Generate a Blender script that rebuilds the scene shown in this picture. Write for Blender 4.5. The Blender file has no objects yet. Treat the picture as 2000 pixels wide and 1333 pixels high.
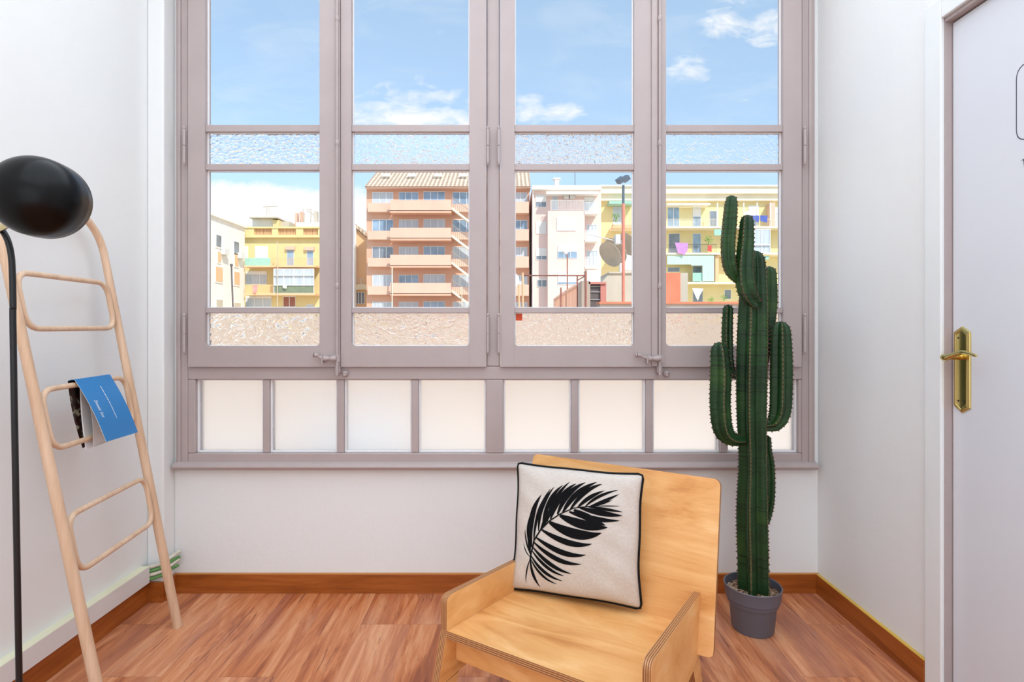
import bpy, bmesh, math, random
from mathutils import Vector, Matrix
random.seed(7)
PI = math.pi
SC = bpy.context.scene
COL = SC.collection

# ------------------------------------------------------------------ camera
F = 1060.0; CX = 988.0; CY = 637.0; H = 1.12      # focal length in pixels of a 2000 px wide frame, eye height
cam_d = bpy.data.cameras.new('camera'); cam = bpy.data.objects.new('camera', cam_d); COL.objects.link(cam)
cam.location = (0, 0, H); cam.rotation_euler = (PI/2, 0, 0)
cam_d.sensor_width = 36; cam_d.lens = F*36/2000; cam_d.shift_x = (1000-CX)/2000; cam_d.shift_y = -(666.5-CY)/2000
cam_d.clip_start = 0.02; cam_d.clip_end = 500
SC.camera = cam
def pX(px, Y): return (px-CX)/F*Y
def pZ(py, Y): return H-(py-CY)/F*Y
def P(px, py, Y): return Vector((pX(px, Y), Y, pZ(py, Y)))

# ------------------------------------------------------------------ view
SC.view_settings.view_transform = 'Standard'; SC.view_settings.look = 'None'
SC.view_settings.exposure = 0.0; SC.view_settings.gamma = 1; SC.view_settings.use_curve_mapping = False

# ------------------------------------------------------------------ node helpers
def s2l(c):
    return tuple(((v/255)/12.92 if v/255 <= .04045 else ((v/255+.055)/1.055)**2.4) for v in c)
def rgb(r, g, b): return s2l((r, g, b))+(1,)
class NT:
    def __init__(s, tree): s.t = tree; s.n = tree.nodes; s.l = tree.links
    def add(s, kind, **kw):
        n = s.n.new(kind)
        for k, v in kw.items(): setattr(n, k, v)
        return n
    def put(s, v, sock):
        if isinstance(v, bpy.types.NodeSocket): s.l.new(v, sock)
        else: sock.default_value = v
    def math(s, op, a, b=0.0, clamp=False):
        n = s.add('ShaderNodeMath', operation=op); n.use_clamp = clamp
        s.put(a, n.inputs[0]); s.put(b, n.inputs[1]); return n.outputs[0]
    def mix(s, f, a, b, mode='MIX'):
        n = s.add('ShaderNodeMix', data_type='RGBA', blend_type=mode)
        s.put(f, n.inputs[0]); s.put(a, n.inputs[6]); s.put(b, n.inputs[7]); return n.outputs[2]
    def noise(s, vec, scale, detail=4, rough=.5, dist=0):
        n = s.add('ShaderNodeTexNoise'); s.put(vec, n.inputs['Vector'])
        n.inputs['Scale'].default_value = scale; n.inputs['Detail'].default_value = detail
        n.inputs['Roughness'].default_value = rough; n.inputs['Distortion'].default_value = dist
        return n.outputs[0]
    def mapping(s, vec, scale=(1,1,1), loc=(0,0,0), rot=(0,0,0)):
        n = s.add('ShaderNodeMapping'); s.put(vec, n.inputs[0])
        n.inputs[1].default_value = loc; n.inputs[2].default_value = rot; n.inputs[3].default_value = scale
        return n.outputs[0]
    def ramp(s, f, stops):
        n = s.add('ShaderNodeValToRGB'); s.put(f, n.inputs[0]); cr = n.color_ramp
        while len(cr.elements) < len(stops): cr.elements.new(.5)
        for e, (p, c) in zip(cr.elements, stops): e.position = p; e.color = c
        return n.outputs[0]
    def bump(s, h, strength=.2, dist=.01):
        n = s.add('ShaderNodeBump'); s.put(h, n.inputs['Height'])
        n.inputs['Strength'].default_value = strength; n.inputs['Distance'].default_value = dist
        return n.outputs[0]
    def obj(s): return s.add('ShaderNodeTexCoord').outputs['Object']
    def pos(s): return s.add('ShaderNodeNewGeometry').outputs['Position']

def new_mat(name):
    m = bpy.data.materials.new(name); m.use_nodes = True
    t = NT(m.node_tree); b = m.node_tree.nodes['Principled BSDF']
    return m, t, b
def mat(name, col, rough=.6, metal=0.0, var=.06, scale=6, bump=0.0, bscale=40, spec=.5, stretch=(1,1,1)):
    """plain painted or solid surface with a little procedural variation of its own"""
    m, t, b = new_mat(name)
    v = t.mapping(t.obj(), stretch)
    n = t.noise(v, scale, 5)
    c = s2l(col)
    dark = tuple(x*(1-var) for x in c)+(1,); lite = tuple(min(1, x*(1+var)) for x in c)+(1,)
    t.l.new(t.ramp(n, [(.3, dark), (.7, lite)]), b.inputs['Base Color'])
    b.inputs['Roughness'].default_value = rough; b.inputs['Metallic'].default_value = metal
    b.inputs['Specular IOR Level'].default_value = spec
    if bump: t.l.new(t.bump(t.noise(v, bscale, 6), bump, .004), b.inputs['Normal'])
    return m

# ------------------------------------------------------------------ world: daylight sky with clouds
SUN_DIR = Vector((-.42, .62, -.74)).normalized()        # the way the sunlight travels
w = bpy.data.worlds.new('sky'); SC.world = w; w.use_nodes = True
t = NT(w.node_tree); bg = w.node_tree.nodes['Background']
sky = t.add('ShaderNodeTexSky', sky_type='NISHITA')
sky.sun_disc = False; sky.sun_elevation = math.asin(-SUN_DIR.z)
sky.sun_rotation = math.atan2(-SUN_DIR.x, -SUN_DIR.y); sky.air_density = 1.0; sky.dust_density = .6; sky.ozone_density = 1.2
tc = t.add('ShaderNodeTexCoord'); d = tc.outputs['Generated']
sep = t.add('ShaderNodeSeparateXYZ'); t.l.new(d, sep.inputs[0])
yy = t.math('MAXIMUM', sep.outputs[1], .08)
az = t.math('DIVIDE', sep.outputs[0], yy); el = t.math('DIVIDE', sep.outputs[2], yy)
cmb = t.add('ShaderNodeCombineXYZ'); t.l.new(az, cmb.inputs[0]); t.l.new(el, cmb.inputs[1])
mask = None
for (a0, e0, ra, re, s) in [(-.50, .215, .27, .062, 2.4), (-.40, .175, .22, .06, 2.0), (-.17, .385, .17, .034, 1.25), (-.24, .395, .10, .03, 1.1), (-.16, .42, .15, .04, .75), (-.08, .37, .07, .02, .9),
        (.075, .395, .10, .034, 1.0), (.05, .415, .05, .02, .9), (.40, .555, .085, .04, .95), (.485, .545, .07, .05, .95), (.335, .475, .06, .04, 1.0), (.43, .415, .06, .010, .6),
        (.40, .60, .12, .012, .5), (-.40, .50, .10, .022, .42), (-.20, .445, .14, .03, .5), (-.13, .535, .06, .015, .45), (-.27, .20, .05, .07, 1.8)]:
    q = t.math('ADD', t.math('POWER', t.math('ABSOLUTE', t.math('DIVIDE', t.math('SUBTRACT', az, a0), ra)), 2),
               t.math('POWER', t.math('ABSOLUTE', t.math('DIVIDE', t.math('SUBTRACT', el, e0), re)), 2))
    q = t.math('MULTIPLY', t.math('SUBTRACT', 1.0, q, clamp=True), s)
    mask = q if mask is None else t.math('MAXIMUM', mask, q)
puff = t.noise(t.mapping(cmb.outputs[0], (1, 1.9, 1)), 19, 9, .62, .4)
wisp = t.noise(t.mapping(cmb.outputs[0], (1, 3.0, 1), rot=(0, 0, -.3)), 5, 7, .6, .6)
cl = t.math('MULTIPLY', t.math('SUBTRACT', t.math('ADD', t.math('MULTIPLY', mask, .42), t.math('MULTIPLY', puff, .9)), .66), 3.2, clamp=True)
veil = t.math('MULTIPLY', t.math('SUBTRACT', wisp, .48, clamp=True), .8)
allc = t.math('MAXIMUM', cl, veil)
SKY_GAIN = .27
skyc = t.mix(1.0, sky.outputs[0], (SKY_GAIN, SKY_GAIN, SKY_GAIN, 1), 'MULTIPLY')
skyc = t.mix(.5, skyc, (.56, .77, .96, 1))
skyc = t.mix(t.math('MULTIPLY', allc, .95), skyc, (1.05, 1.05, 1.06, 1))
t.l.new(skyc, bg.inputs[0]); bg.inputs[1].default_value = 1.0

# ------------------------------------------------------------------ sun and added fill panels
def light(name, kind, energy, loc, direction, col=(1, 1, 1), **kw):
    L = bpy.data.lights.new(name, kind); L.energy = energy; L.color = col
    for k, v in kw.items(): setattr(L, k, v)
    o = bpy.data.objects.new(name, L); COL.objects.link(o); o.location = loc
    o.rotation_euler = Vector(direction).to_track_quat('-Z', 'Y').to_euler(); return o
light('sun', 'SUN', 3.6, (0, -5, 20), SUN_DIR, (1, .95, .88), angle=.01)
light('window_head_fill', 'AREA', 5, (0.0, 1.72, 2.9), (0, -.35, -1), (.74, .88, 1), shape='RECTANGLE', size=2.5, size_y=.8)  # added fill panel high by the window, brightens the side walls
light('ceiling_fill', 'AREA', 78, (0.0, -.2, 2.95), (0, 0, -1), (.75, .885, 1), shape='RECTANGLE', size=2.6, size_y=4.2)  # added fill panel across the ceiling, not a lamp of the room
light('rear_fill', 'AREA', 22, (0.0, -2.35, 1.1), (0, 1, -.12), (.74, .88, 1), shape='RECTANGLE', size=2.5, size_y=2.3)  # added fill panel behind the camera; the rear wall has no doorway

# ------------------------------------------------------------------ object helpers
def tag(o, label=None, cat=None, group=None, kind=None):
    if label: o['label'] = label
    if cat: o['category'] = cat
    if group: o['group'] = group
    if kind: o['kind'] = kind
    return o
def thing(name, label, cat, loc=(0, 0, 0), group=None, rotz=0):
    o = bpy.data.objects.new(name, None); COL.objects.link(o); o.location = loc; o.rotation_euler = (0, 0, rotz)
    o.empty_display_size = .05
    return tag(o, label, cat, group)
def finish(name, bm, mats, parent=None, smooth=False, bevel=0, M=None, auto=None):
    bmesh.ops.recalc_face_normals(bm, faces=bm.faces)
    me = bpy.data.meshes.new(name); bm.to_mesh(me); bm.free()
    if not isinstance(mats, (list, tuple)): mats = [mats]
    for m in mats: me.materials.append(m)
    o = bpy.data.objects.new(name, me); COL.objects.link(o)
    if smooth:
        for p in me.polygons: p.use_smooth = True
        if auto:
            me.set_sharp_from_angle(angle=auto)
    if bevel:
        b = o.modifiers.new('bevel', 'BEVEL'); b.width = bevel; b.segments = 2; b.limit_method = 'ANGLE'; b.angle_limit = .6
    if M is not None: o.matrix_world = M
    if parent is not None:
        o.parent = parent
        o.matrix_parent_inverse = WM(parent).inverted()
    return o
def WM(o):
    m = Matrix.LocRotScale(o.location, o.rotation_euler, o.scale)
    if o.parent: m = WM(o.parent) @ o.matrix_parent_inverse @ m
    return m
def box(bm, x0, x1, y0, y1, z0, z1, mi=0):
    if x0 > x1: x0, x1 = x1, x0
    if y0 > y1: y0, y1 = y1, y0
    if z0 > z1: z0, z1 = z1, z0
    v = [bm.verts.new(p) for p in ((x0,y0,z0),(x1,y0,z0),(x1,y1,z0),(x0,y1,z0),(x0,y0,z1),(x1,y0,z1),(x1,y1,z1),(x0,y1,z1))]
    for f in ((3,2,1,0),(4,5,6,7),(0,1,5,4),(1,2,6,5),(2,3,7,6),(3,0,4,7)):
        bm.faces.new([v[i] for i in f]).material_index = mi
def B(*args, mi=0):
    bm = bmesh.new()
    for a in args: box(bm, *a, mi=mi)
    return bm
def fb(bm, px0, py0, px1, py1, Y, th, back=True, mi=0):
    """box whose front face stands at depth Y; corners given as bearings in the photograph's pixels"""
    box(bm, pX(px0, Y), pX(px1, Y), Y, Y+th, pZ(py1, Y), pZ(py0, Y), mi)
def catmull(pts, n):
    """resample (Vector, radius) control points"""
    out = []
    q = [pts[0]]+list(pts)+[pts[-1]]
    for i in range(1, len(q)-2):
        p0, p1, p2, p3 = q[i-1], q[i], q[i+1], q[i+2]
        for k in range(n):
            s = k/n
            def cr(a, b, c, d): return .5*((2*b)+(c-a)*s+(2*a-5*b+4*c-d)*s*s+(3*b-a-3*c+d)*s**3)
            out.append((cr(p0[0], p1[0], p2[0], p3[0]), cr(p0[1], p1[1], p2[1], p3[1])))
    out.append(pts[-1]); return out
def tube(bm, pts, r, seg=12, closed=False, cap=True, mi=0):
    """sweep a round section; r is a number or a list"""
    pts = [Vector(p) for p in pts]; n = len(pts)
    R = r if isinstance(r, (list, tuple)) else [r]*n
    rings = []; nrm = None
    for i, p in enumerate(pts):
        if closed: tan = (pts[(i+1) % n]-pts[i-1])
        else: tan = pts[min(i+1, n-1)]-pts[max(i-1, 0)]
        tan.normalize()
        if nrm is None:
            up = Vector((0, 0, 1)) if abs(tan.z) < .9 else Vector((1, 0, 0))
            nrm = tan.cross(up).normalized()
        nrm = (nrm-tan*nrm.dot(tan)).normalized(); bi = tan.cross(nrm)
        rings.append([bm.verts.new(p+(nrm*math.cos(a)+bi*math.sin(a))*R[i]) for a in [2*PI*k/seg for k in range(seg)]])
    m = n if closed else n-1
    for i in range(m):
        a, b = rings[i], rings[(i+1) % n]
        for k in range(seg):
            bm.faces.new((a[k], a[(k+1) % seg], b[(k+1) % seg], b[k])).material_index = mi
    if cap and not closed:
        bm.faces.new(rings[0][::-1]).material_index = mi; bm.faces.new(rings[-1]).material_index = mi
def lathe(bm, prof, seg=32, M=Matrix(), mi=0):
    rings = []
    for r, z in prof:
        if r < 1e-6: rings.append([bm.verts.new(M @ Vector((0, 0, z)))])
        else: rings.append([bm.verts.new(M @ Vector((r*math.cos(2*PI*k/seg), r*math.sin(2*PI*k/seg), z))) for k in range(seg)])
    for a, b in zip(rings, rings[1:]):
        for k in range(seg):
            k2 = (k+1) % seg
            if len(a) == 1 and len(b) == 1: continue
            if len(a) == 1: f = (a[0], b[k2], b[k])
            elif len(b) == 1: f = (a[k], a[k2], b[0])
            else: f = (a[k], a[k2], b[k2], b[k])
            bm.faces.new(f).material_index = mi
def prism(bm, pts, vec, mi=0, side_mi=None):
    """extrude polygon pts (3D) along vec"""
    a = [bm.verts.new(Vector(p)) for p in pts]; b = [bm.verts.new(Vector(p)+Vector(vec)) for p in pts]
    bm.faces.new(a).material_index = mi; bm.faces.new(b[::-1]).material_index = mi
    for i in range(len(a)):
        j = (i+1) % len(a)
        bm.faces.new((a[j], a[i], b[i], b[j])).material_index = mi if side_mi is None else side_mi
def rounded(pts, r, seg=5):
    """round the corners of a 2D polygon; r number or list"""
    out = []; n = len(pts)
    for i in range(n):
        p = Vector(pts[i]); a = Vector(pts[i-1])-p; b = Vector(pts[(i+1) % n])-p
        rr = r[i] if isinstance(r, (list, tuple)) else r
        if rr <= 0: out.append(p); continue
        ang = a.angle(b); dd = rr/math.tan(ang/2); a.normalize(); b.normalize()
        s, e = p+a*dd, p+b*dd
        for k in range(seg+1):
            u = k/seg; out.append(s*(1-u)**2+p*2*u*(1-u)+e*u*u)
    return out

# ------------------------------------------------------------------ materials
def wall_mat(name, col):
    m, t, b = new_mat(name); v = t.pos()
    n1 = t.noise(v, 1.3, 3); n2 = t.noise(v, 26, 6, .6)
    c = s2l(col)
    t.l.new(t.ramp(n1, [(.3, tuple(x*.985 for x in c)+(1,)), (.7, c+(1,))]), b.inputs['Base Color'])
    b.inputs['Roughness'].default_value = .75
    t.l.new(t.bump(t.math('ADD', t.math('MULTIPLY', n1, 2.5), t.math('MULTIPLY', n2, .25)), .22, .02), b.inputs['Normal'])
    return m
M_wall = wall_mat('white_plaster', (238, 237, 235))
M_ceil = wall_mat('white_ceiling', (240, 239, 237))
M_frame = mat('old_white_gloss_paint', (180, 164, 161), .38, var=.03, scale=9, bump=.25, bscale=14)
M_frame_in = mat('glazing_bead_lit_paint', (236, 232, 232), .4, var=.03, scale=9, bump=.3, bscale=40)  # lighter than the frame: daylight on the beads put into the colour
M_door = mat('white_satin_door', (222, 223, 228), .3, var=.012, scale=2, bump=.05, bscale=60)
M_duct = mat('cable_duct_plastic', (226, 222, 220), .4, var=.02)
M_duct_top = mat('yellowed_duct_top', (235, 231, 200), .5, var=.05, scale=3)
def wood(name, cols, stretch=(14, 1.2, 14), rough=.4, scale=2.2, bump=.08, use_pos=False, knots=False):
    m, t, b = new_mat(name); v = t.mapping(t.pos() if use_pos else t.obj(), stretch)
    n = t.noise(v, scale, 7, .6, .7); n2 = t.noise(v, scale*6, 5, .7, .2)
    f = t.math('ADD', t.math('MULTIPLY', n, .8), t.math('MULTIPLY', n2, .2))
    c = t.ramp(f, [(.30, rgb(*cols[0])), (.5, rgb(*cols[1])), (.70, rgb(*cols[2]))])
    t.l.new(c, b.inputs['Base Color']); b.inputs['Roughness'].default_value = rough
    t.l.new(t.bump(n2, bump, .003), b.inputs['Normal'])
    return m
M_base_x = wood('cherry_skirting_x', [(128, 62, 18), (160, 84, 28), (182, 103, 44)], (1.2, 14, 16), .35)
M_base_y = wood('cherry_skirting_y', [(128, 62, 18), (160, 84, 28), (182, 103, 44)], (14, 1.2, 16), .35)
M_base_top = mat('raw_skirting_top', (212, 170, 70), .5, var=.1, scale=5)
M_beech = wood('pale_beech', [(204, 166, 134), (222, 186, 154), (234, 203, 174)], (18, 18, 1.4), .45)
M_ply = None
def ply():
    m, t, b = new_mat('oiled_plywood'); v = t.mapping(t.obj(), (1.1, 6, 4.4))
    n = t.noise(v, 2.2, 8, .55, 1.6); n2 = t.noise(t.mapping(t.obj(), (2, 20, 40)), 6, 5, .7)
    big = t.noise(t.obj(), 5, 3)
    f = t.math('ADD', t.math('ADD', t.math('MULTIPLY', n, .6), t.math('MULTIPLY', n2, .15)), t.math('MULTIPLY', big, .25))
    t.l.new(t.ramp(f, [(.33, rgb(194, 122, 58)), (.45, rgb(224, 160, 94)), (.54, rgb(236, 178, 113)), (.67, rgb(248, 204, 146))]), b.inputs['Base Color'])
    b.inputs['Roughness'].default_value = .42
    return m
M_ply = ply()
def ply_edge():
    m, t, b = new_mat('plywood_edge'); s = t.add('ShaderNodeSeparateXYZ'); t.l.new(t.obj(), s.inputs[0])
    f = t.math('FRACT', t.math('MULTIPLY', s.outputs[1], 1/.0045))
    f = t.math('GREATER_THAN', f, .5)
    n = t.noise(t.obj(), 60, 3)
    c = t.mix(f, rgb(128, 76, 42), rgb(205, 150, 98)); c = t.mix(t.math('MULTIPLY', n, .4), c, rgb(150, 96, 58))
    t.l.new(c, b.inputs['Base Color']); b.inputs['Roughness'].default_value = .55
    return m
M_plyedge = ply_edge()
def floor_mat():
    m, t, b = new_mat('laminate_floor'); s = t.add('ShaderNodeSeparateXYZ'); t.l.new(t.pos(), s.inputs[0])
    W = .186; L = 1.22
    xi = t.math('FLOOR', t.math('DIVIDE', t.math('ADD', s.outputs[0], 10.03), W))
    wn = t.add('ShaderNodeTexWhiteNoise', noise_dimensions='1D'); t.l.new(xi, wn.inputs['W'])
    off = t.math('MULTIPLY', t.math('FLOOR', t.math('MULTIPLY', wn.outputs['Value'], 3.999)), .305)
    yv = t.math('DIVIDE', t.math('ADD', t.math('ADD', s.outputs[1], off), 10.165), L)
    yi = t.math('FLOOR', yv)
    wn2 = t.add('ShaderNodeTexWhiteNoise', noise_dimensions='2D')
    c2 = t.add('ShaderNodeCombineXYZ'); t.l.new(xi, c2.inputs[0]); t.l.new(yi, c2.inputs[1]); t.l.new(c2.outputs[0], wn2.inputs['Vector'])
    # coordinates offset per plank
    vo = t.add('ShaderNodeVectorMath', operation='MULTIPLY_ADD'); t.l.new(wn2.outputs['Color'], vo.inputs[0]); vo.inputs[1].default_value = (7, 9, 5); t.l.new(t.pos(), vo.inputs[2])
    g1 = t.noise(t.mapping(vo.outputs[0], (9, 1.1, 1)), 1.7, 8, .62, .9)
    g2 = t.noise(t.mapping(vo.outputs[0], (60, 2.6, 1)), 2.0, 6, .7, .5)
    g3 = t.noise(t.mapping(vo.outputs[0], (5, 1.0, 1)), 1.3, 3, .5, .4)
    f = t.math('ADD', t.math('MULTIPLY', g1, .72), t.math('MULTIPLY', g2, .28))
    c = t.ramp(f, [(.34, rgb(120, 60, 38)), (.43, rgb(174, 98, 56)), (.51, rgb(212, 134, 84)), (.61, rgb(238, 174, 126))])
    c = t.mix(t.math('MULTIPLY', t.math('SUBTRACT', g3, .52, clamp=True), 3.2, clamp=True), c, rgb(140, 88, 84))
    c = t.mix(.36, c, t.mix(wn2.outputs['Value'], rgb(184, 96, 44), rgb(200, 136, 106)))
    vein = t.math('GREATER_THAN', t.noise(t.mapping(vo.outputs[0], (34, 1.5, 1)), 2.3, 4, .6, 1.2), .63)
    c = t.mix(t.math('MULTIPLY', vein, .55), c, rgb(100, 42, 30))
    # joints
    fx = t.math('FRACT', t.math('DIVIDE', t.math('ADD', s.outputs[0], 10.03), W)); fy = t.math('FRACT', yv)
    j = t.math('MAXIMUM', t.math('LESS_THAN', fx, .007), t.math('LESS_THAN', fy, .0014))
    c = t.mix(t.math('MULTIPLY', j, .45), c, rgb(90, 45, 30))
    t.l.new(c, b.inputs['Base Color'])
    t.l.new(t.math('ADD', .30, t.math('MULTIPLY', g2, .16)), b.inputs['Roughness'])
    b.inputs['Specular IOR Level'].default_value = .5
    t.l.new(t.bump(t.math('SUBTRACT', t.math('MULTIPLY', g2, .4), j), .12, .003), b.inputs['Normal'])
    return m
M_floor = floor_mat()
def clear_glass():
    m = bpy.data.materials.new('clear_window_glass'); m.use_nodes = True; t = NT(m.node_tree); t.n.clear()
    out = t.add('ShaderNodeOutputMaterial'); tr = t.add('ShaderNodeBsdfTransparent'); gl = t.add('ShaderNodeBsdfGlossy')
    tr.inputs[0].default_value = (.99, .995, .99, 1); gl.inputs['Roughness'].default_value = .02
    mx = t.add('ShaderNodeMixShader'); mx.inputs[0].default_value = .004
    t.l.new(tr.outputs[0], mx.inputs[1]); t.l.new(gl.outputs[0], mx.inputs[2]); t.l.new(mx.outputs[0], out.inputs[0]); return m
M_glass = clear_glass()
def rippled_glass(name, scale, stretch, strength, voronoi=False):
    m = bpy.data.materials.new(name); m.use_nodes = True; t = NT(m.node_tree); t.n.clear()
    out = t.add('ShaderNodeOutputMaterial'); g = t.add('ShaderNodeBsdfGlass'); g.inputs['IOR'].default_value = 1.45
    g.inputs['Roughness'].default_value = .03; g.inputs[0].default_value = (1, 1, 1, 1)
    v = t.mapping(t.obj(), stretch)
    if voronoi:
        vo = t.add('ShaderNodeTexVoronoi', feature='SMOOTH_F1'); t.l.new(v, vo.inputs['Vector']); vo.inputs['Scale'].default_value = scale
        h = t.math('ADD', vo.outputs[0], t.math('MULTIPLY', t.noise(v, scale*.6, 3, .5, 1), .6))
    else: h = t.noise(v, scale, 2, .4, 1.8)
    t.l.new(t.bump(h, 1.0, strength), g.inputs['Normal']); t.l.new(g.outputs[0], out.inputs[0]); return m
M_hammer = rippled_glass('hammered_glass', 62, (1, 1, 1.5), .006, True)
M_flow = rippled_glass('rippled_glass', 22, (1, 1, 1.2), .010)
M_soft = rippled_glass('faint_rippled_glass', 40, (1, 1, 1), .0022)
M_fine = rippled_glass('fine_rippled_glass', 75, (1, 1, .7), .0045)
def frosted():
    m = bpy.data.materials.new('frosted_glass'); m.use_nodes = True; t = NT(m.node_tree); t.n.clear()
    out = t.add('ShaderNodeOutputMaterial'); g = t.add('ShaderNodeBsdfGlass'); g.inputs['IOR'].default_value = 1.45
    g.inputs['Roughness'].default_value = .38; g.inputs[0].default_value = (1, 1, 1, 1)
    tl = t.add('ShaderNodeBsdfTranslucent'); tl.inputs[0].default_value = (.97, .95, .93, 1)
    mx = t.add('ShaderNodeMixShader'); mx.inputs[0].default_value = .12
    t.l.new(g.outputs[0], mx.inputs[1]); t.l.new(tl.outputs[0], mx.inputs[2]); t.l.new(mx.outputs[0], out.inputs[0]); return m
M_frost = frosted()
M_brass = mat('polished_brass', (214, 192, 122), .2, 1.0, var=.05)
M_black = mat('black_lacquer', (3, 3, 4), .28, var=.1, spec=.2)
M_blackm = mat('black_pole_paint', (9, 9, 11), .4, var=.1)
M_dark = mat('dark_hole', (40, 34, 32), .8)

# ------------------------------------------------------------------ the room
D = 2.283; DS = D-.035; DF = D-.018          # wall face, sash face, frame face
XL = -1.4595; XR = 1.3117; YB = -2.5; CEIL = 3.0; YP = 2.207; XP = -1.392
def struct(name, bm, m, parent=None, **kw):
    o = finish(name, bm, m, parent, **kw)
    if parent is None: o['kind'] = 'structure'
    return o
struct('floor', B((XL-.1, XR+.1, YB-.1, D+.12, -.08, 0)), M_floor)
struct('ceiling', B((XL-.12, XR+.12, YB-.12, D+.12, CEIL, CEIL+.12)), M_ceil)
WX0, WX1 = pX(343, DF), pX(1592, DF); WZ0 = pZ(921, DF); WZ1 = 2.82
struct('wall_back', B((XL-.12, WX0, D, D+.12, 0, CEIL), (WX1, XR+.12, D, D+.12, 0, CEIL), (WX0, WX1, D, D+.12, 0, WZ0+.005), (WX0, WX1, D, D+.12, WZ1, CEIL)), M_wall)
struct('wall_left', B((XL-.12, XL, YB, D, 0, CEIL)), M_wall)
struct('trim_1', B((XL, XP, YP, D, 0, CEIL)), M_wall, bevel=.006)
DY0, DY1, DZ = .77, 1.634, 2.04      # door opening
struct('wall_right', B((XR, XR+.12, DY1, D, 0, CEIL), (XR, XR+.12, YB, DY0, 0, CEIL), (XR, XR+.12, DY0, DY1, DZ, CEIL)), M_wall)
struct('wall_rear', B((XL-.12, XR+.12, YB-.12, YB, 0, CEIL)), M_wall)

def base(name, parts):
    bm = bmesh.new()
    for (x0, x1, y0, y1, side) in parts:
        box(bm, x0, x1, y0, y1, 0, .079, 0)
        box(bm, x0, x1, y0, y1, .079, .082, 1)
    return bm
BT = .014
o = struct('baseboard_back', base('', [(XP, XR, D-BT, D, 'x')]), [M_base_x, mat('worn_skirting_top', (196, 128, 62), .5, var=.1, scale=5)], bevel=.0015)
o = struct('baseboard_right', base('', [(XR-BT, XR, 1.686, D-BT, 'y')]), [M_base_y, M_base_top], bevel=.0015)
o = struct('baseboard_left', base('', [(XL, XL+BT, YB, YP-BT, 'y'), (XL, XP+.004, YP-BT, YP, 'x'), (XP, XP+BT, YP, D-BT, 'y')]), [M_base_y, M_base_x], bevel=.0015)

# --- window
win = bpy.data.objects.new('window_1', None); COL.objects.link(win); win.location = (0, D, WZ0); win['kind'] = 'structure'
win['label'] = 'wide white painted window of four casements over a row of frosted panes'
def wz(py, Y=DF): return pZ(py, Y)
bm = bmesh.new()
fbk = D+.05
def fr(x0, x1, z0, z1, y0=DF, y1=fbk): box(bm, x0, x1, y0, y1, z0, z1)
fx = lambda p: pX(p, DF)
fr(fx(343), fx(366.5), wz(905), WZ1); fr(fx(1566.5), fx(1592), wz(905), WZ1)
fr(fx(343), fx(1592), 2.74, WZ1)
fr(fx(366.5), fx(1566.5), wz(742), wz(716))                      # rail under the casements
fr(fx(366.5), fx(1566.5), wz(905), wz(886))                      # bottom rail
fr(fx(951), fx(976), wz(716), 2.74, DF-.002)
fr(fx(949), fx(983), wz(886), wz(742), DF)
fr(fx(366.5), fx(381), wz(886), wz(742)); fr(fx(1560), fx(1566.5), wz(886), wz(742))
for a, b_ in ((512, 525), (657, 671), (803, 817), (1116, 1130), (1262, 1276), (1408, 1422)):
    fr(fx(a), fx(b_), wz(886), wz(742), DF+.006)
finish('window_frame', bm, M_frame, win, bevel=.004)
bm = bmesh.new()                                                 # rounded sill moulding
prof = [(D, -.0), (DF-.004, 0), (DF-.018, .006), (DF-.024, .016), (DF-.018, .027), (DF-.004, .034), (D, .036)]
z0 = pZ(921, DF-.02)
prism(bm, [(fx(341), y, z0+z) for y, z in prof], (fx(1594)-fx(341), 0, 0))
finish('window_sill', bm, M_frame, win, bevel=.002)
bm = bmesh.new()                                                 # outer cover mould of the frame
box(bm, fx(348), fx(354), DF-.006, DF, wz(905), WZ1); box(bm, fx(1579), fx(1586), DF-.006, DF, wz(905), WZ1)
finish('cover_mould', bm, M_frame, win, bevel=.003)
# lower frosted panes
low = [(381, 512), (525, 657), (671, 803), (817, 949), (983, 1116), (1130, 1262), (1276, 1408), (1422, 1560)]
for a, b_ in low:
    bm = bmesh.new(); x0, x1, z0, z1 = fx(a), fx(b_), wz(886), wz(742); y = DF+.028; q = .0075
    box(bm, x0, x0+q, y-.012, y, z0, z1); box(bm, x1-q, x1, y-.012, y, z0, z1); box(bm, x0+q, x1-q, y-.012, y, z0, z0+q); box(bm, x0+q, x1-q, y-.012, y, z1-q*.6, z1)
    bd = finish('glazing_bead', bm, M_frame_in, win, bevel=.002)
    finish('frosted_pane', B((x0+.002, x1-.002, y, y+.004, z0+.002, z1-.002)), M_frost, bd)
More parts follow.
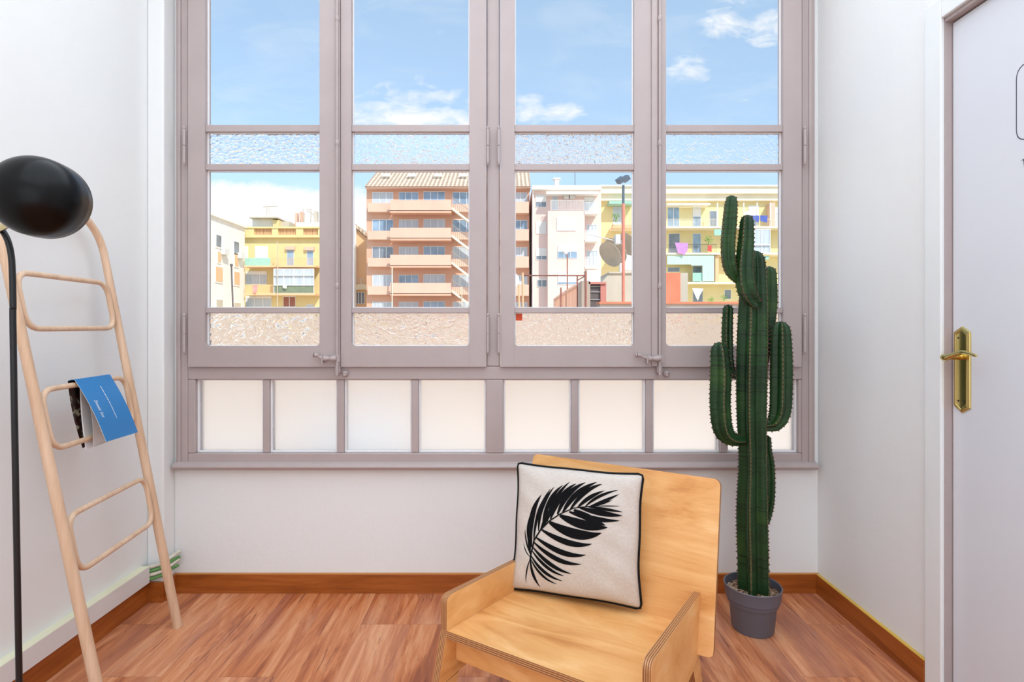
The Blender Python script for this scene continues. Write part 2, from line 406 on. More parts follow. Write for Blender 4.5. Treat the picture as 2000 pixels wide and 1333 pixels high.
# casements
def casement(ox0, ox1, gx0, gx1, tex, hinge_px, rod=None):
    S = lambda p: pX(p, DS); Z = lambda p: pZ(p, DS)
    ys, ye = DS, D+.012
    bm = bmesh.new(); ztop = 2.735; gtop = 2.66
    box(bm, S(ox0), S(gx0), ys, ye, Z(717), ztop); box(bm, S(gx1), S(ox1), ys, ye, Z(717), ztop)
    box(bm, S(gx0), S(gx1), ys, ye, Z(717), Z(677)); box(bm, S(gx0), S(gx1), ys, ye, gtop, ztop)
    for a, b_ in ((601.5, 611), (319.5, 331), (243, 256)):
        box(bm, S(gx0), S(gx1), ys+.006, ye, Z(b_), Z(a))
    # small rounded haunches in the lower corners
    for sx, px in ((1, gx0), (-1, gx1)):
        pts = [(S(px), ys+.001, Z(677))]
        rr = .02
        for k in range(6):
            a = PI/2*k/5; pts.append((S(px)+sx*(rr-rr*math.sin(a)), ys+.001, Z(677)+rr-rr*math.cos(a)))
        prism(bm, pts, (0, .02, 0))
    sash = finish('casement', bm, M_frame, win, bevel=.0035)
    rows = [(677, 611, tex[2]), (601.5, 331, 'clear_pane'), (319.5, 256, tex[0]), (243, None, 'clear_pane')]
    for lo, hi, kind in rows:
        z0 = Z(lo); z1 = Z(hi) if hi else gtop; y = ys+.028; q = .0055; x0, x1 = S(gx0), S(gx1)
        bm = bmesh.new()
        box(bm, x0, x0+q, y-.010, y, z0, z1); box(bm, x1-q, x1, y-.010, y, z0, z1)
        box(bm, x0+q, x1-q, y-.010, y, z0, z0+q*.7); box(bm, x0+q, x1-q, y-.010, y, z1-q*.5, z1)
        finish('glazing_bead', bm, M_frame_in, sash, bevel=.0015)
        mm = {'clear_pane': M_glass, 'hammer': M_hammer, 'flow': M_flow, 'soft': M_soft, 'fine': M_fine}[kind]
        nm = 'clear_pane' if kind == 'clear_pane' else 'textured_pane'
        finish(nm, B((x0+.001, x1-.001, y, y+.004, z0+.001, z1-.001)), mm, sash)
    for y0, y1 in ((253, 318), (618, 686)):                      # long pin hinges
        bm = bmesh.new(); x = S(hinge_px); yy = ys-.005
        za, zb = Z(y1), Z(y0); zm = (za+zb)/2
        tube(bm, [(x, yy, za), (x, yy, zm-.0012)], .0058, 10); tube(bm, [(x, yy, zm+.0012), (x, yy, zb)], .0058, 10)
        for zz, s in ((za, -1), (zb, 1)):
            tube(bm, [(x, yy, zz), (x, yy, zz+s*.004), (x, yy, zz+s*.009), (x, yy, zz+s*.013)], [.004, .0065, .005, .0015], 10)
        finish('hinge', bm, M_frame, sash, smooth=True, auto=.8)
    if rod:
        a0, a1, rx, lx = rod
        bm = bmesh.new(); box(bm, S(a0), S(a1), ys-.009, ys, Z(716), ztop)
        finish('astragal', bm, M_frame, sash, bevel=.003)
        bm = bmesh.new(); x = S(rx); yy = ys-.014
        tube(bm, [(x, yy, Z(700)), (x, yy, ztop-.02)], .0055, 10)
        for py in (282, 560, 40):
            tube(bm, [(x, yy, Z(py+5)), (x, yy, Z(py+2)), (x, yy, Z(py-4)), (x, yy, Z(py-6))], [.006, .0085, .008, .006], 12)
        # keeper and lower bolt
        tube(bm, [(x, yy, Z(734)), (x, yy, Z(733)), (x, yy, Z(712)), (x, yy, Z(700))], [.004, .0065, .0065, .0065], 12)
        box(bm, x-.010, x+.010, ys-.012, DF, Z(728), Z(716)); box(bm, x-.012, x+.011, ys-.018, ys-.004, Z(707), Z(693))
        finish('bolt_rod', bm, M_frame, sash, smooth=True, auto=.7)
        bm = bmesh.new(); zc = Z(700); X = lambda p: S(p)
        pts = [X(rx), X(rx-6), X(rx-10), X(rx-14), X(rx-20), X(rx-24), X(rx-26), X(rx-30), X(rx-34), X(lx+6), X(lx)]
        rad = [.010, .0125, .0115, .007, .0115, .0115, .005, .0065, .004, .008, .0095]
        zs = [0, 0, 0, 0, 0, 0, 0, .004, .008, .013, .014]
        tube(bm, [(p, ys-.024, zc+z) for p, z in zip(pts, zs)], rad, 12)
        tube(bm, [(X(lx)-.004, ys-.024, zc+.014), (X(lx)-.008, ys-.024, zc+.014), (X(lx)-.010, ys-.024, zc+.014)], [.0095, .0075, .002], 12)
        box(bm, X(rx-27), X(rx-25), ys-.034, ys, zc-.018, zc+.008)
        finish('latch_handle', bm, M_frame, sash, smooth=True, auto=.6)
        bm = bmesh.new()
        c = P(rx+14, 730, DF-.004)
        lathe(bm, [(0, .012), (.009, .011), (.013, .006), (.014, 0)], 14, Matrix.Translation(c) @ Matrix.Rotation(PI/2, 4, 'X'))
        kp = finish('bolt_keeper', bm, M_frame, sash, smooth=True, auto=.7)
        bm = bmesh.new()
        for s in (-1, 1):
            lathe(bm, [(0, .0005), (.0028, 0)], 8, Matrix.Translation(c+Vector((s*.005, -.0112, 0))) @ Matrix.Rotation(PI/2, 4, 'X'))
        finish('screw_hole', bm, M_dark, kp)
    return sash
casement(367, 664.5, 400, 624, ('hammer', None, 'flow'), 361, (655, 664.5, 660.5, 619))
casement(665.5, 950, 686, 917, ('soft', None, 'flow'), 953, None)
casement(977, 1273, 1005, 1239, ('fine', None, 'fine'), 974, (1272, 1284, 1287, 1242))
casement(1284.5, 1566, 1301, 1530, ('soft', None, 'soft'), 1571, None)
bm = bmesh.new(); y = DS+.0265
box(bm, pX(1007, y), pX(1020, y), y, y+.001, pZ(626.5, y), pZ(613, y))
tag(finish('sticker', bm, mat('orange_sticker', (222, 74, 12), .5)), 'small square orange sticker on the rippled glass near the window centre', 'sticker')

# --- door on the right
door = bpy.data.objects.new('door_1', None); COL.objects.link(door); door.location = (XR, 1.2, 0); door['kind'] = 'structure'
bm = bmesh.new(); c0 = XR-.012
box(bm, c0, XR, DY1-.012, 1.686, 0, DZ+.062); box(bm, c0, XR, DY0-.05, DY0, 0, DZ+.062); box(bm, c0, XR, DY0, DY1-.012, DZ, DZ+.062)
finish('door_casing', bm, mat('white_casing_paint', (236, 237, 236), .45, var=.02), door, bevel=.003)
M_jamb_shade = M_frame  # darker than the casing: shade of the side turned from the window, as colour
bm = bmesh.new()
box(bm, XR, XR+.10, DY1-.012, DY1, 0, DZ); box(bm, XR, XR+.10, DY0, DY0+.012, 0, DZ); box(bm, XR, XR+.10, DY0, DY1, DZ-.012, DZ)
box(bm, XR+.064, XR+.10, DY1-.03, DY1-.012, 0, DZ-.012)
finish('door_jamb', bm, M_jamb_shade, door, bevel=.0015)
leaf = finish('door_leaf', B((XR+.022, XR+.062, DY0+.015, DY1-.0145, .006, DZ-.016)), M_door, door, bevel=.002)
XLf = XR+.022
def plate_ring(yc, hw, z0, z1, tip):
    return [(yc-hw, z0+tip), (yc, z0), (yc+hw, z0+tip), (yc+hw, z1-tip), (yc, z1), (yc-hw, z1-tip)]
bm = bmesh.new(); yc = 1.5835; zt, zb = 1.119, .866
layers = [(.0, .0285, 0), (-.004, .0275, .001), (-.006, .022, .006), (-.0065, .019, .010), (-.005, .0175, .0115)]
rings = []
for dx, hw, ins in layers:
    rings.append([bm.verts.new((XLf+dx-.0005, y, z)) for y, z in plate_ring(yc, hw, zb+ins, zt-ins, .017-ins*.3)])
for a, b_ in zip(rings, rings[1:]):
    for k in range(6): bm.faces.new((a[k], a[(k+1) % 6], b_[(k+1) % 6], b_[k]))
bm.faces.new(rings[-1])
pl = finish('lock_plate', bm, M_brass, leaf, bevel=.0008)
bm = bmesh.new()
for zz in (zt-.034, zb+.034):
    for s in (-1, 1):
        lathe(bm, [(0, .0008), (.0028, .0006), (.003, 0)], 10, Matrix.Translation((XLf-.0055, yc+s*.0095, zz)) @ Matrix.Rotation(-PI/2, 4, 'Y'))
finish('screw', bm, M_dark, pl)
bm = bmesh.new()
cp = [(Vector((XLf-.003, 1.588, 1.030)), .011), (Vector((XLf-.020, 1.587, 1.030)), .0085), (Vector((1.284, 1.586, 1.029)), .0095),
      (Vector((1.277, 1.578, 1.028)), .0105), (Vector((1.275, 1.565, 1.030)), .0085), (Vector((1.277, 1.545, 1.038)), .0070),
      (Vector((1.279, 1.520, 1.046)), .0062), (Vector((1.276, 1.497, 1.044)), .0050), (Vector((1.272, 1.472, 1.040)), .0042), (Vector((1.270, 1.464, 1.041)), .0022)]
s_ = catmull(cp, 5); tube(bm, [p for p, r in s_], [r for p, r in s_], 14)
finish('door_handle', bm, M_brass, leaf, smooth=True)
# printed sign on the door: a rounded outline and the letter beside it
bm = bmesh.new(); M_ink = mat('grey_print_ink', (78, 82, 92), .6)
ys_, yn_, zb_, zt_ = 1.4185, 1.262, 1.598, 1.797
outer = rounded([(ys_, zb_), (yn_, zb_), (yn_, zt_), (ys_, zt_)], .034, 8); inner = rounded([(ys_-.0024, zb_+.0024), (yn_+.0024, zb_+.0024), (yn_+.0024, zt_-.0024), (ys_-.0024, zt_-.0024)], .032, 8)
vo = [bm.verts.new((XLf-.0006, p[0], p[1])) for p in outer]; vi = [bm.verts.new((XLf-.0006, p[0], p[1])) for p in inner]
for k in range(len(vo)):
    j = (k+1) % len(vo); bm.faces.new((vo[k], vo[j], vi[j], vi[k]))
def quad(*pts): bm.faces.new([bm.verts.new((XLf-.0006, a, b_)) for a, b_ in pts])
quad((1.4065, 1.5475), (1.397, 1.5505), (1.385, 1.5505), (1.385, 1.5475)); quad((1.3985, 1.5475), (1.392, 1.5475), (1.390, 1.515), (1.3945, 1.515))
finish('door_print', bm, M_ink, leaf)

# --- cable duct and cables, left wall
bm = bmesh.new()
dx0, dx1 = XL, XL+.034; dz0, dz1 = .092, .158
y0d, y1d = YB+.01, 2.172
box(bm, dx0, dx1, y0d, y1d, dz0, dz1-.002, 0); box(bm, dx0, dx1, y0d, y1d, dz1-.002, dz1, 1)
duct = tag(finish('cable_duct', bm, [M_duct, M_duct_top], bevel=.0012), 'white plastic cable duct with yellowed top along the left wall above the skirting', 'cable duct')
M_green = mat('green_cable_sheath', (98, 150, 84), .5, var=.2, scale=30); M_pale = mat('pale_cable_sheath', (214, 208, 190), .55, var=.12, scale=30)
cabs = [(.152, M_pale, .0072, 'cream cable, topmost of the bundle leaving the duct end'), (.136, M_green, .0068, 'green cable between the cream cables at the duct end'),
        (.120, M_pale, .0072, 'cream cable below the green cable in the left corner'), (.104, M_green, .0066, 'green cable, lowest of the bundle at the corner of the skirting')]
for i, (z, m, r, lab) in enumerate(cabs):
    bm = bmesh.new(); oy = 0; jz = (.004, -.003, .005, -.002)[i]
    cp = [(Vector((XL+.018, 2.150, z-.006)), r), (Vector((XL+.020+oy*.3, 2.176, z-.003)), r), (Vector((XL+.050, 2.189-oy*.5, z+.002)), r),
          (Vector((XP+.012, 2.196-oy*.3, z+.012)), r), (Vector((XP+.020, 2.222, z+.020)), r), (Vector((XP+.034, 2.262-.004*i, z+.026+jz)), r*.95)]
    q = catmull(cp, 6); tube(bm, [p for p, _ in q], [x for _, x in q], 10)
    tag(finish('cable', bm, m, smooth=True, auto=.9), lab, 'cable', 'cables at the end of the duct')

# ------------------------------------------------------------------ ladder rack
def ladder():
    base_f = Vector((-1.22, 2.018, 0)); base_n = Vector((-1.165, 1.567, 0)); v = Vector((-.136, -.086, 1))
    root = thing('ladder_rack', 'pale beech ladder rack with rounded rungs leaning on the left wall', 'ladder rack', (base_f+base_n)/2)
    zt = 1.37; Rr = .13
    f = lambda z: base_f+v*z; n = lambda z: base_n+v*z
    pts = [f(0), f(.3), f(.6), f(.9), f(1.15), f(zt-.08)]
    a, b_ = f(zt), n(zt); u = (b_-a).normalized(); vv = v.normalized(); wd = (b_-a).length
    rad = [.0158, .0152, .0145, .0135, .0125, .012]
    k_ = 10
    for k in range(k_+1):
        th = PI/2*k/k_; pts.append(a+u*(Rr-Rr*math.cos(th))+vv*(Rr*math.sin(th))); rad.append(.0118)
    for k in range(k_+1):
        th = PI/2*(1-k/k_); pts.append(b_-u*(Rr-Rr*math.cos(th))+vv*(Rr*math.sin(th))); rad.append(.0118)
    pts += [n(zt-.08), n(1.15), n(.9), n(.6), n(.3), n(0)]; rad += [.012, .0125, .0135, .0145, .0152, .0158]
    bm = bmesh.new(); tube(bm, pts, rad, 18)
    finish('side_rails', bm, M_beech, root, smooth=True, auto=1.0)
    for zl, zh in ((1.112, 1.268), (.771, .940), (.412, .577)):
        r = .0082; off = .0135
        A = lambda z, s: (f(z)+u*off if s else n(z)-u*off)
        cn = [A(zl, 0), A(zl, 1), A(zh, 1), A(zh, 0)]
        # tube centreline, inset by its own radius plus the rail's
        lo0 = n(zl)-u*(.0235); hi0 = n(zh)-u*(.0225); lo1 = f(zl)+u*(.0235); hi1 = f(zh)+u*(.0225)
        ring = []
        P4 = [lo0, lo1, hi1, hi0]; cr = .05
        for i in range(4):
            p = P4[i]; aa = (P4[i-1]-p).normalized(); bb = (P4[(i+1) % 4]-p).normalized()
            s0, e0 = p+aa*cr, p+bb*cr
            for k in range(8):
                q = k/7; ring.append(s0*(1-q)**2+p*2*q*(1-q)+e0*q*q)
        bm = bmesh.new(); tube(bm, ring, r, 12, closed=True)
        finish('rung_loop', bm, M_beech, root, smooth=True)
    return root, f, n
lad, lf, ln = ladder()

# ------------------------------------------------------------------ brochure over the ladder's middle rung
def brochure():
    ky = .9217
    bar_z = .940+.0082+.003
    pn, pf = ln(.940), lf(.940)
    def bar(s): p = pn+(pf-pn)*s; return Vector((p.x, p.y, bar_z))
    r0, r1 = bar(.345)+Vector((.007, 0, .005)), bar(.735)+Vector((.007, 0, .005))
    root = thing('brochure', 'blue brochure hanging open over the middle rung of the ladder rack', 'brochure', (r0+r1)/2)
    M_blue = mat('blue_cover_print', (34, 122, 184), .35, var=.05, scale=8); M_paper = mat('white_page', (226, 222, 220), .6, var=.03)
    m, t, b = new_mat('dark_photo_print'); n = t.noise(t.obj(), 38, 4)
    t.l.new(t.ramp(n, [(.36, rgb(18, 10, 10)), (.50, rgb(62, 22, 14)), (.56, rgb(24, 52, 48)), (.62, rgb(190, 170, 140)), (.66, rgb(30, 24, 22))]), b.inputs['Base Color'])
    b.inputs['Roughness'].default_value = .3; M_photo = m
    b0 = P(207, 864, 1.79*ky); b1 = P(269, 845, 1.97*ky)
    ax = (r1-r0).normalized()
    def sheet(name, top0, top1, bot0, bot1, bulge, th, m_, nx=2, nz=10, nrm=None, par=root):
        bm = bmesh.new(); g = []
        N = (top1-top0).cross(bot0-top0).normalized()
        if nrm is not None and N.dot(nrm) < 0: N = -N
        for layer in (0, 1):
            rows = []
            for k in range(nz+1):
                s = k/nz; off = N*(bulge*math.sin(PI*s)+th*layer)
                rows.append([bm.verts.new((top0*(1-q)+top1*q)*(1-s)+(bot0*(1-q)+bot1*q)*s+off) for q in [i/nx for i in range(nx+1)]])
            g.append(rows)
        for rows, mi in zip(g, (0, len(m_)-1)):
            for k in range(nz):
                for i in range(nx): bm.faces.new((rows[k][i], rows[k][i+1], rows[k+1][i+1], rows[k+1][i])).material_index = mi
        for k in range(nz):
            for i in (0, nx): bm.faces.new((g[0][k][i], g[0][k+1][i], g[1][k+1][i], g[1][k][i])).material_index = 0
        for i in range(nx):
            for k in (0, nz): bm.faces.new((g[0][k][i], g[0][k][i+1], g[1][k][i+1], g[1][k][i])).material_index = 0
        return finish(name, bm, m_, par, smooth=True, auto=.5)
    room = Vector((1, -.2, .3))
    cov = sheet('front_cover', r0, r1, b0, b1, .006, .0010, [M_paper, M_blue], 2, 12, room)
    # the half behind the rung hangs steeply down and pinches towards its lower end
    back = Vector((-1, 0, 0))
    k0 = P(168, 878, r0.y+.02); k1 = k0+(r1-r0)*1.0
    t0 = r0+Vector((-.020, 0, -.004)); t1 = r1+Vector((-.020, 0, -.004))
    sheet('fold', r0, r1, t0, t1, .002, .0010, [M_blue], 2, 4, Vector((0, 0, 1)))
    sheet('photo_page', t0, t1, k0+Vector((-.010, 0, .004)), k1+Vector((-.010, 0, .004)), .006, .0008, [M_photo], 2, 10, back)
    sheet('back_pages', t0+Vector((.004, .045, 0)), t1+Vector((.004, 0, 0)), k0+Vector((.002, .0, 0)), k1+Vector((.002, 0, 0)), .004, .0035, [M_paper], 2, 10, back)
    sheet('inner_page', r0+Vector((-.008, .05, -.024)), r1+Vector((-.008, -.002, -.024)), k0+Vector((.012, .012, .006)), k1+Vector((.012, -.01, .012)), .008, .0008, [M_paper], 2, 10, room)
    # words on the cover
    N = (r1-r0).cross(b0-r0).normalized()
    if N.dot(room) < 0: N = -N
    def on_cover(s, q): return (r0*(1-q)+r1*q)*(1-s)+(b0*(1-q)+b1*q)*s+N*(.006*math.sin(PI*s)+.0018)
    cu = bpy.data.curves.new('words', 'FONT'); cu.body = 'Sweet Inn'; cu.shear = .35; cu.size = 1; cu.align_x = 'LEFT'
    tmp = bpy.data.objects.new('words', cu); COL.objects.link(tmp); bpy.context.view_layer.update()
    me = bpy.data.meshes.new_from_object(tmp.evaluated_get(bpy.context.evaluated_depsgraph_get())); bpy.data.objects.remove(tmp)
    bm = bmesh.new(); bm.from_mesh(me)
    xs = [v.co.x for v in bm.verts]; w_ = max(xs)-min(xs)
    for v in bm.verts:
        s = .36+.28*(v.co.x-min(xs))/w_; q = .13+v.co.y*.13
        v.co = on_cover(s, q+.02)
    M_white = mat('white_print', (235, 240, 245), .5)
    finish('title_print', bm, M_white, cov)
    bm = bmesh.new(); x = .16
    while x < .69:
        l = random.choice((.012, .018, .026))
        q = .52
        vs = [bm.verts.new(on_cover(a, b_)) for a, b_ in ((x, q), (x+l, q), (x+l, q+.022), (x, q+.022))]; bm.faces.new(vs); x += l+.007
    finish('small_print', bm, M_white, cov)
brochure()

# ------------------------------------------------------------------ floor lamp
def floor_lamp():
    Y = 1.10
    root = thing('floor_lamp', 'black floor lamp with round domed shade and brass joint beside the ladder rack', 'floor lamp', (pX(40, Y), Y, 0))
    a, b_ = P(37.5, 1333, Y), P(26, 680, Y); dv = (b_-a)/(b_.z-a.z)
    foot = a-dv*(a.z-.018)
    bm = bmesh.new(); lathe(bm, [(0, 0), (.135, 0), (.137, .006), (.132, .014), (.02, .02), (0, .02)], 48, Matrix.Translation((foot.x, foot.y, 0)))
    finish('base', bm, M_blackm, root, smooth=True, auto=.5)
    cp = [(foot, .0056), (a, .0056), (b_, .0056), (P(25.5, 600, Y), .0056), (P(24.5, 545, Y), .0056), (P(22, 500, Y), .0056), (P(15, 470, Y), .0056), (P(4, 450, Y), .0058), (P(-4, 443, Y), .006)]
    q = catmull(cp, 8); bm = bmesh.new(); tube(bm, [p for p, _ in q], [r for _, r in q], 16)
    finish('pole', bm, M_blackm, root, smooth=True)
    bm = bmesh.new(); tube(bm, [P(-6, 447, 1.085), P(10, 441, 1.055), P(44, 427, 1.005)], .0068, 16)
    st = finish('brass_joint', bm, M_brass, root, smooth=True, auto=.8)
    bm = bmesh.new(); lathe(bm, [(0, -.010), (.008, -.008), (.0105, 0), (.008, .008), (0, .010)], 16, Matrix.Translation(P(-4, 446, 1.09)))
    finish('pivot', bm, M_blackm, st, smooth=True)
    # shade: opening points away from the camera towards the window corner
    c = P(86, 389, 1.07)
    vdir = (c-Vector((0, 0, H))).normalized(); right = vdir.cross(Vector((0, 0, 1))).normalized(); up = right.cross(vdir)
    th = .42
    ax = (vdir*math.cos(th)+(right*.85-up*.25).normalized()*math.sin(th)).normalized()
    M = Matrix.Translation(c-ax*.028) @ ax.to_track_quat('Z', 'Y').to_matrix().to_4x4()
    R = .0765; prof = []
    for k in range(17):
        a_ = PI/2*k/16; prof.append((R*math.sin(a_)**.92, -.030-.034*math.cos(a_)+.045*0+.034*k/16*.0))
    prof = [(R*math.sin(PI/2*k/20), -.062*math.cos(PI/2*k/20)) for k in range(21)]+[(R*1.01, .020), (R*1.005, .042), (R*.99, .043)]
    inn = [(R*.985, .020)]+[((R-.0015)*math.sin(PI/2*k/20), -.060*math.cos(PI/2*k/20)) for k in range(20, -1, -1)]
    bm = bmesh.new(); lathe(bm, prof+inn, 64, M)
    finish('lamp_shade', bm, M_black, root, smooth=True, auto=.9)
    bm = bmesh.new(); lathe(bm, [(0, -.058), (.016, -.055), (.017, -.03), (0, -.029)], 20, M)
    sk = finish('socket', bm, M_blackm, root, smooth=True, auto=.7)
floor_lamp()

# ------------------------------------------------------------------ plywood chair
CH_A = Vector((-.1566+.8537*.013, 1.361-.5208*.013, .36)); CU = Vector((.8537, -.5208, 0)).normalized(); CW = Vector((-CU.y, CU.x, 0))
SL = -.118
def ch(u, w_, z): return Vector((CH_A.x, CH_A.y, 0))+CU*u+CW*w_+Vector((0, 0, z))
def board(name, pts, th, org, ex, ez, root, mats=None, bev=.0012, par=None):
    """flat plywood board: polygon pts in (ex, ez), thickness th along ey = ez x ex"""
    ex = ex.normalized(); ez = ez.normalized(); ey = ez.cross(ex)
    M = Matrix((ex, ey, ez)).transposed().to_4x4(); M.translation = org
    bm = bmesh.new(); prism(bm, [(p[0], 0, p[1]) for p in pts], (0, th, 0), 0, 1)
    return finish(name, bm, mats or [M_ply, M_plyedge], par or root, bevel=bev, M=M)
def chair():
    root = thing('lounge_chair', 'low plywood lounge chair with slab arms standing on the wood floor below the window', 'chair', (CH_A.x+.4, CH_A.y+.1, 0), rotz=0)
    W = .494; T = .018; up = Vector((0, 0, 1)); zh = lambda w_: .36+SL*w_
    seat_dir = (CW+up*SL).normalized(); sn = CU.cross(seat_dir).normalized()      # seat normal
    # seat: local x along u, local z along the depth
    o_ = ch(0, -.004, zh(-.004))
    board('seat', [(0, 0), (W, 0), (W, .462), (0, .462)], T, o_, CU, seat_dir, root)
    for o in (root.children[-1],): pass
    # side panels with arm rest edge: local x along CW, z up, thickness along u
    at = .0865
    for s, u0 in ((0, 0.0), (1, W+T)):
        zt0 = .36+at; L = .462
        pts = [(-.040, .235), (L, .222), (L, zt0+SL*L), (-.004, zt0), (-.004, .36)]
        pts = rounded(pts, [0, .004, .004, .022, .01], 6)
        board('side_panel', pts, T, ch(u0, 0, 0), CW, up, root)      # thickness towards -u
    # apron under the seat front
    board('front_apron', [(0, 0), (W, 0), (W, .068), (0, .068)], T, ch(0, .034, .36-.019-.072), CU, up, root)
    # back board
    tb = .105/.435; bdir = (up+CW*tb).normalized()
    x0, x1 = -.044, .552
    wb = .405; zb = .243; hgt = (.690-zb)*math.sqrt(1+tb*tb)
    pts = rounded([(0, 0), (x1-x0, 0), (x1-x0, hgt), (0, hgt)], [.018, .018, .022, .022], 6)
    nb = bdir.cross(CU)       # local +y
    org = ch(x0, wb+.016, zb)
    board('backrest', pts, T, org, CU, bdir, root)
    # legs: flat boards in the planes of the side panels
    for u0 in (-.0, W+T):
        for fwd in (1, 0):
            if fwd: pts = [(-.002, .35), (.052, .35), (.006, 0), (-.108, 0)]; pts = [(-.040, .2345), (.050, .2315), (-.060, 0), (-.105, 0)]
            else: pts = [(.375, .2235), (.45, .2215), (.535, 0), (.490, 0)]
            off = 0
            board('leg', pts, T, ch(u0+off*1, 0, 0) if True else None, CW, up, root)
    return root
chair()

# ------------------------------------------------------------------ cushion
def cushion():
    BL = ch(.010, .318, 0); BL.z = .352; BR = ch(.384, .392, 0); BR.z = .345
    BL = Vector((.0109, 1.647*.9217+.055, .325)); 
    # corners fitted to the chair: stands on the seat, leans on the backrest
    def on(px, py, u=None, Y=None): return P(px, py, Y)
    BL = P(996, 1150, 1.640); BR = P(1253, 1191, 1.518); TL = P(1011, 904, 1.720); TR = P(1257, 927, 1.560)
    root = thing('cushion', 'cream square cushion with black piping and black palm leaf print on the chair', 'cushion', (BL+BR)/2)
    N = (BR-BL).cross(TL-BL).normalized()
    if N.y > 0: N = -N
    T = .052
    def base_pt(u, v):
        # mild pull-in of the sides between the corners
        cu, cv = 2*u-1, 2*v-1
        uu = .5+.5*cu*(1-.060*(1-cv*cv)+.012*math.sin(5*cv+1)*(1-cv*cv)); vv = .5+.5*cv*(1-.042*(1-cu*cu)+.010*math.sin(4*cu+2)*(1-cu*cu))
        return (BL*(1-uu)+BR*uu)*(1-vv)+(TL*(1-uu)+TR*uu)*vv
    def bulge(u, v):
        a, b_ = max(0, 1-(2*u-1)**2), max(0, 1-(2*v-1)**2)
        k = (a*b_)**.42
        wr = .0022*math.sin(17*u+9*v)*math.sin(6*v*PI)*(1-a)*6*a + .0015*math.sin(13*v-8*u)*(1-b_)
        return T*k+wr*min(1, k*3)
    def surf(u, v, side=1, off=0): return base_pt(u, v)+N*(side*(bulge(u, v) if side > 0 else bulge(u, v)*.75)+off)
    n = 44; bm = bmesh.new(); grids = []
    for side in (1, -1):
        g = [[bm.verts.new(surf(i/n, j/n, side)) for i in range(n+1)] for j in range(n+1)]
        for j in range(n):
            for i in range(n): bm.faces.new((g[j][i], g[j][i+1], g[j+1][i+1], g[j+1][i]))
        grids.append(g)
    bmesh.ops.remove_doubles(bm, verts=bm.verts, dist=.0002)
    m, t, b = new_mat('cream_linen'); v = t.obj()
    n1 = t.noise(t.mapping(v, (1, 1, 8)), 90, 3); n2 = t.noise(t.mapping(v, (8, 8, 1)), 90, 3)
    f = t.math('MULTIPLY', t.math('ADD', n1, n2), .5)
    t.l.new(t.ramp(f, [(.35, rgb(196, 184, 174)), (.65, rgb(216, 205, 196))]), b.inputs['Base Color']); b.inputs['Roughness'].default_value = .9
    t.l.new(t.bump(f, .25, .002), b.inputs['Normal'])
    cov = finish('cover', bm, m, root, smooth=True)
    M_pipe = mat('black_piping', (10, 9, 11), .7, spec=.25)
    ring = [base_pt(i/24, 0) for i in range(24)]+[base_pt(1, i/24) for i in range(24)]+[base_pt(1-i/24, 1) for i in range(24)]+[base_pt(0, 1-i/24) for i in range(24)]
    cen = sum(ring, Vector())/len(ring)
    for c_i in (0, 24, 48, 72):
        ring[c_i] = ring[c_i]+(cen-ring[c_i]).normalized()*.006
    ring = [r+(r-cen).normalized()*.001 for r in ring]
    bm = bmesh.new(); tube(bm, ring, .0036, 8, closed=True)
    finish('piping', bm, M_pipe, root, smooth=True)
    # palm leaf, traced in the cushion's own frame
    cTL, cTR, cBR, cBL = Vector((130, 48)), Vector((1163, 140)), Vector((1145, 1262)), Vector((58, 1090))
    def inv(x, y):
        u, v = .5, .5; p = Vector((x, y))
        for _ in range(12):
            q = (cBL*(1-u)+cBR*u)*(1-v)+(cTL*(1-u)+cTR*u)*v
            du = (cBR-cBL)*(1-v)+(cTR-cTL)*v; dv = (cTL-cBL)*(1-u)+(cTR-cBR)*u
            r = p-q; det = du.x*dv.y-du.y*dv.x
            u += (r.x*dv.y-r.y*dv.x)/det; v += (du.x*r.y-du.y*r.x)/det
        # the side pull-in moves the border; the print keeps to the cloth
        return min(.985, max(.015, u)), min(.985, max(.015, v))
    leaves = [((830,396),(920,393),(1018,400),9), ((755,402),(900,420),(1036,450),26), ((690,412),(880,465),(1032,482),48), ((600,446),(800,520),(1010,523),46),
        ((520,478),(740,585),(916,576),78), ((640,430),(760,500),(900,560),60), ((430,535),(690,690),(866,622),84), ((360,600),(620,755),(792,714),50), ((310,665),(560,840),(742,806),46),
        ((285,705),(500,895),(702,884),40), ((272,745),(430,925),(614,965),34), ((264,775),(400,950),(552,984),26), ((256,815),(370,990),(534,1027),26),
        ((252,840),(350,1020),(486,1054),20), ((250,840),(258,990),(336,1088),24), ((250,840),(200,940),(213,1052),12),
        ((246,825),(190,780),(178,712),9), ((246,800),(190,700),(200,600),14), ((250,770),(195,620),(252,470),16), ((244,800),(225,640),(262,500),36),
        ((256,745),(230,470),(352,306),50), ((285,690),(300,430),(440,250),28), ((330,610),(330,400),(470,236),30), ((370,570),(400,330),(545,222),38), ((350,600),(430,440),(500,370),44),
        ((410,530),(450,330),(600,194),36), ((440,510),(520,280),(655,208),40), ((500,470),(570,270),(730,196),44), ((545,455),(640,270),(820,190),46),
        ((605,435),(730,240),(862,208),36), ((670,412),(760,310),(884,264),34), ((735,400),(840,290),(990,262),26), ((770,400),(900,350),(1000,297),28), ((820,394),(880,372),(952,345),16)]
    bm = bmesh.new()
    def strip(a, c, e, wd, prof):
        a, c, e = Vector(a), Vector(c), Vector(e); k = 22; prev = None
        for i in range(k+1):
            s = i/k; p = a*(1-s)**2+c*2*s*(1-s)+e*s*s; tg = (c-a)*2*(1-s)+(e-c)*2*s; tg.normalize()
            nn = Vector((-tg.y, tg.x)); hw = wd*.5*prof(s)
            row = [bm.verts.new(surf(*inv(*(p+nn*hw*x)), 1, .0011)) for x in (-1, -.33, .33, 1)]
            if prev:
                for j in range(3): bm.faces.new((prev[j], prev[j+1], row[j+1], row[j]))
            prev = row
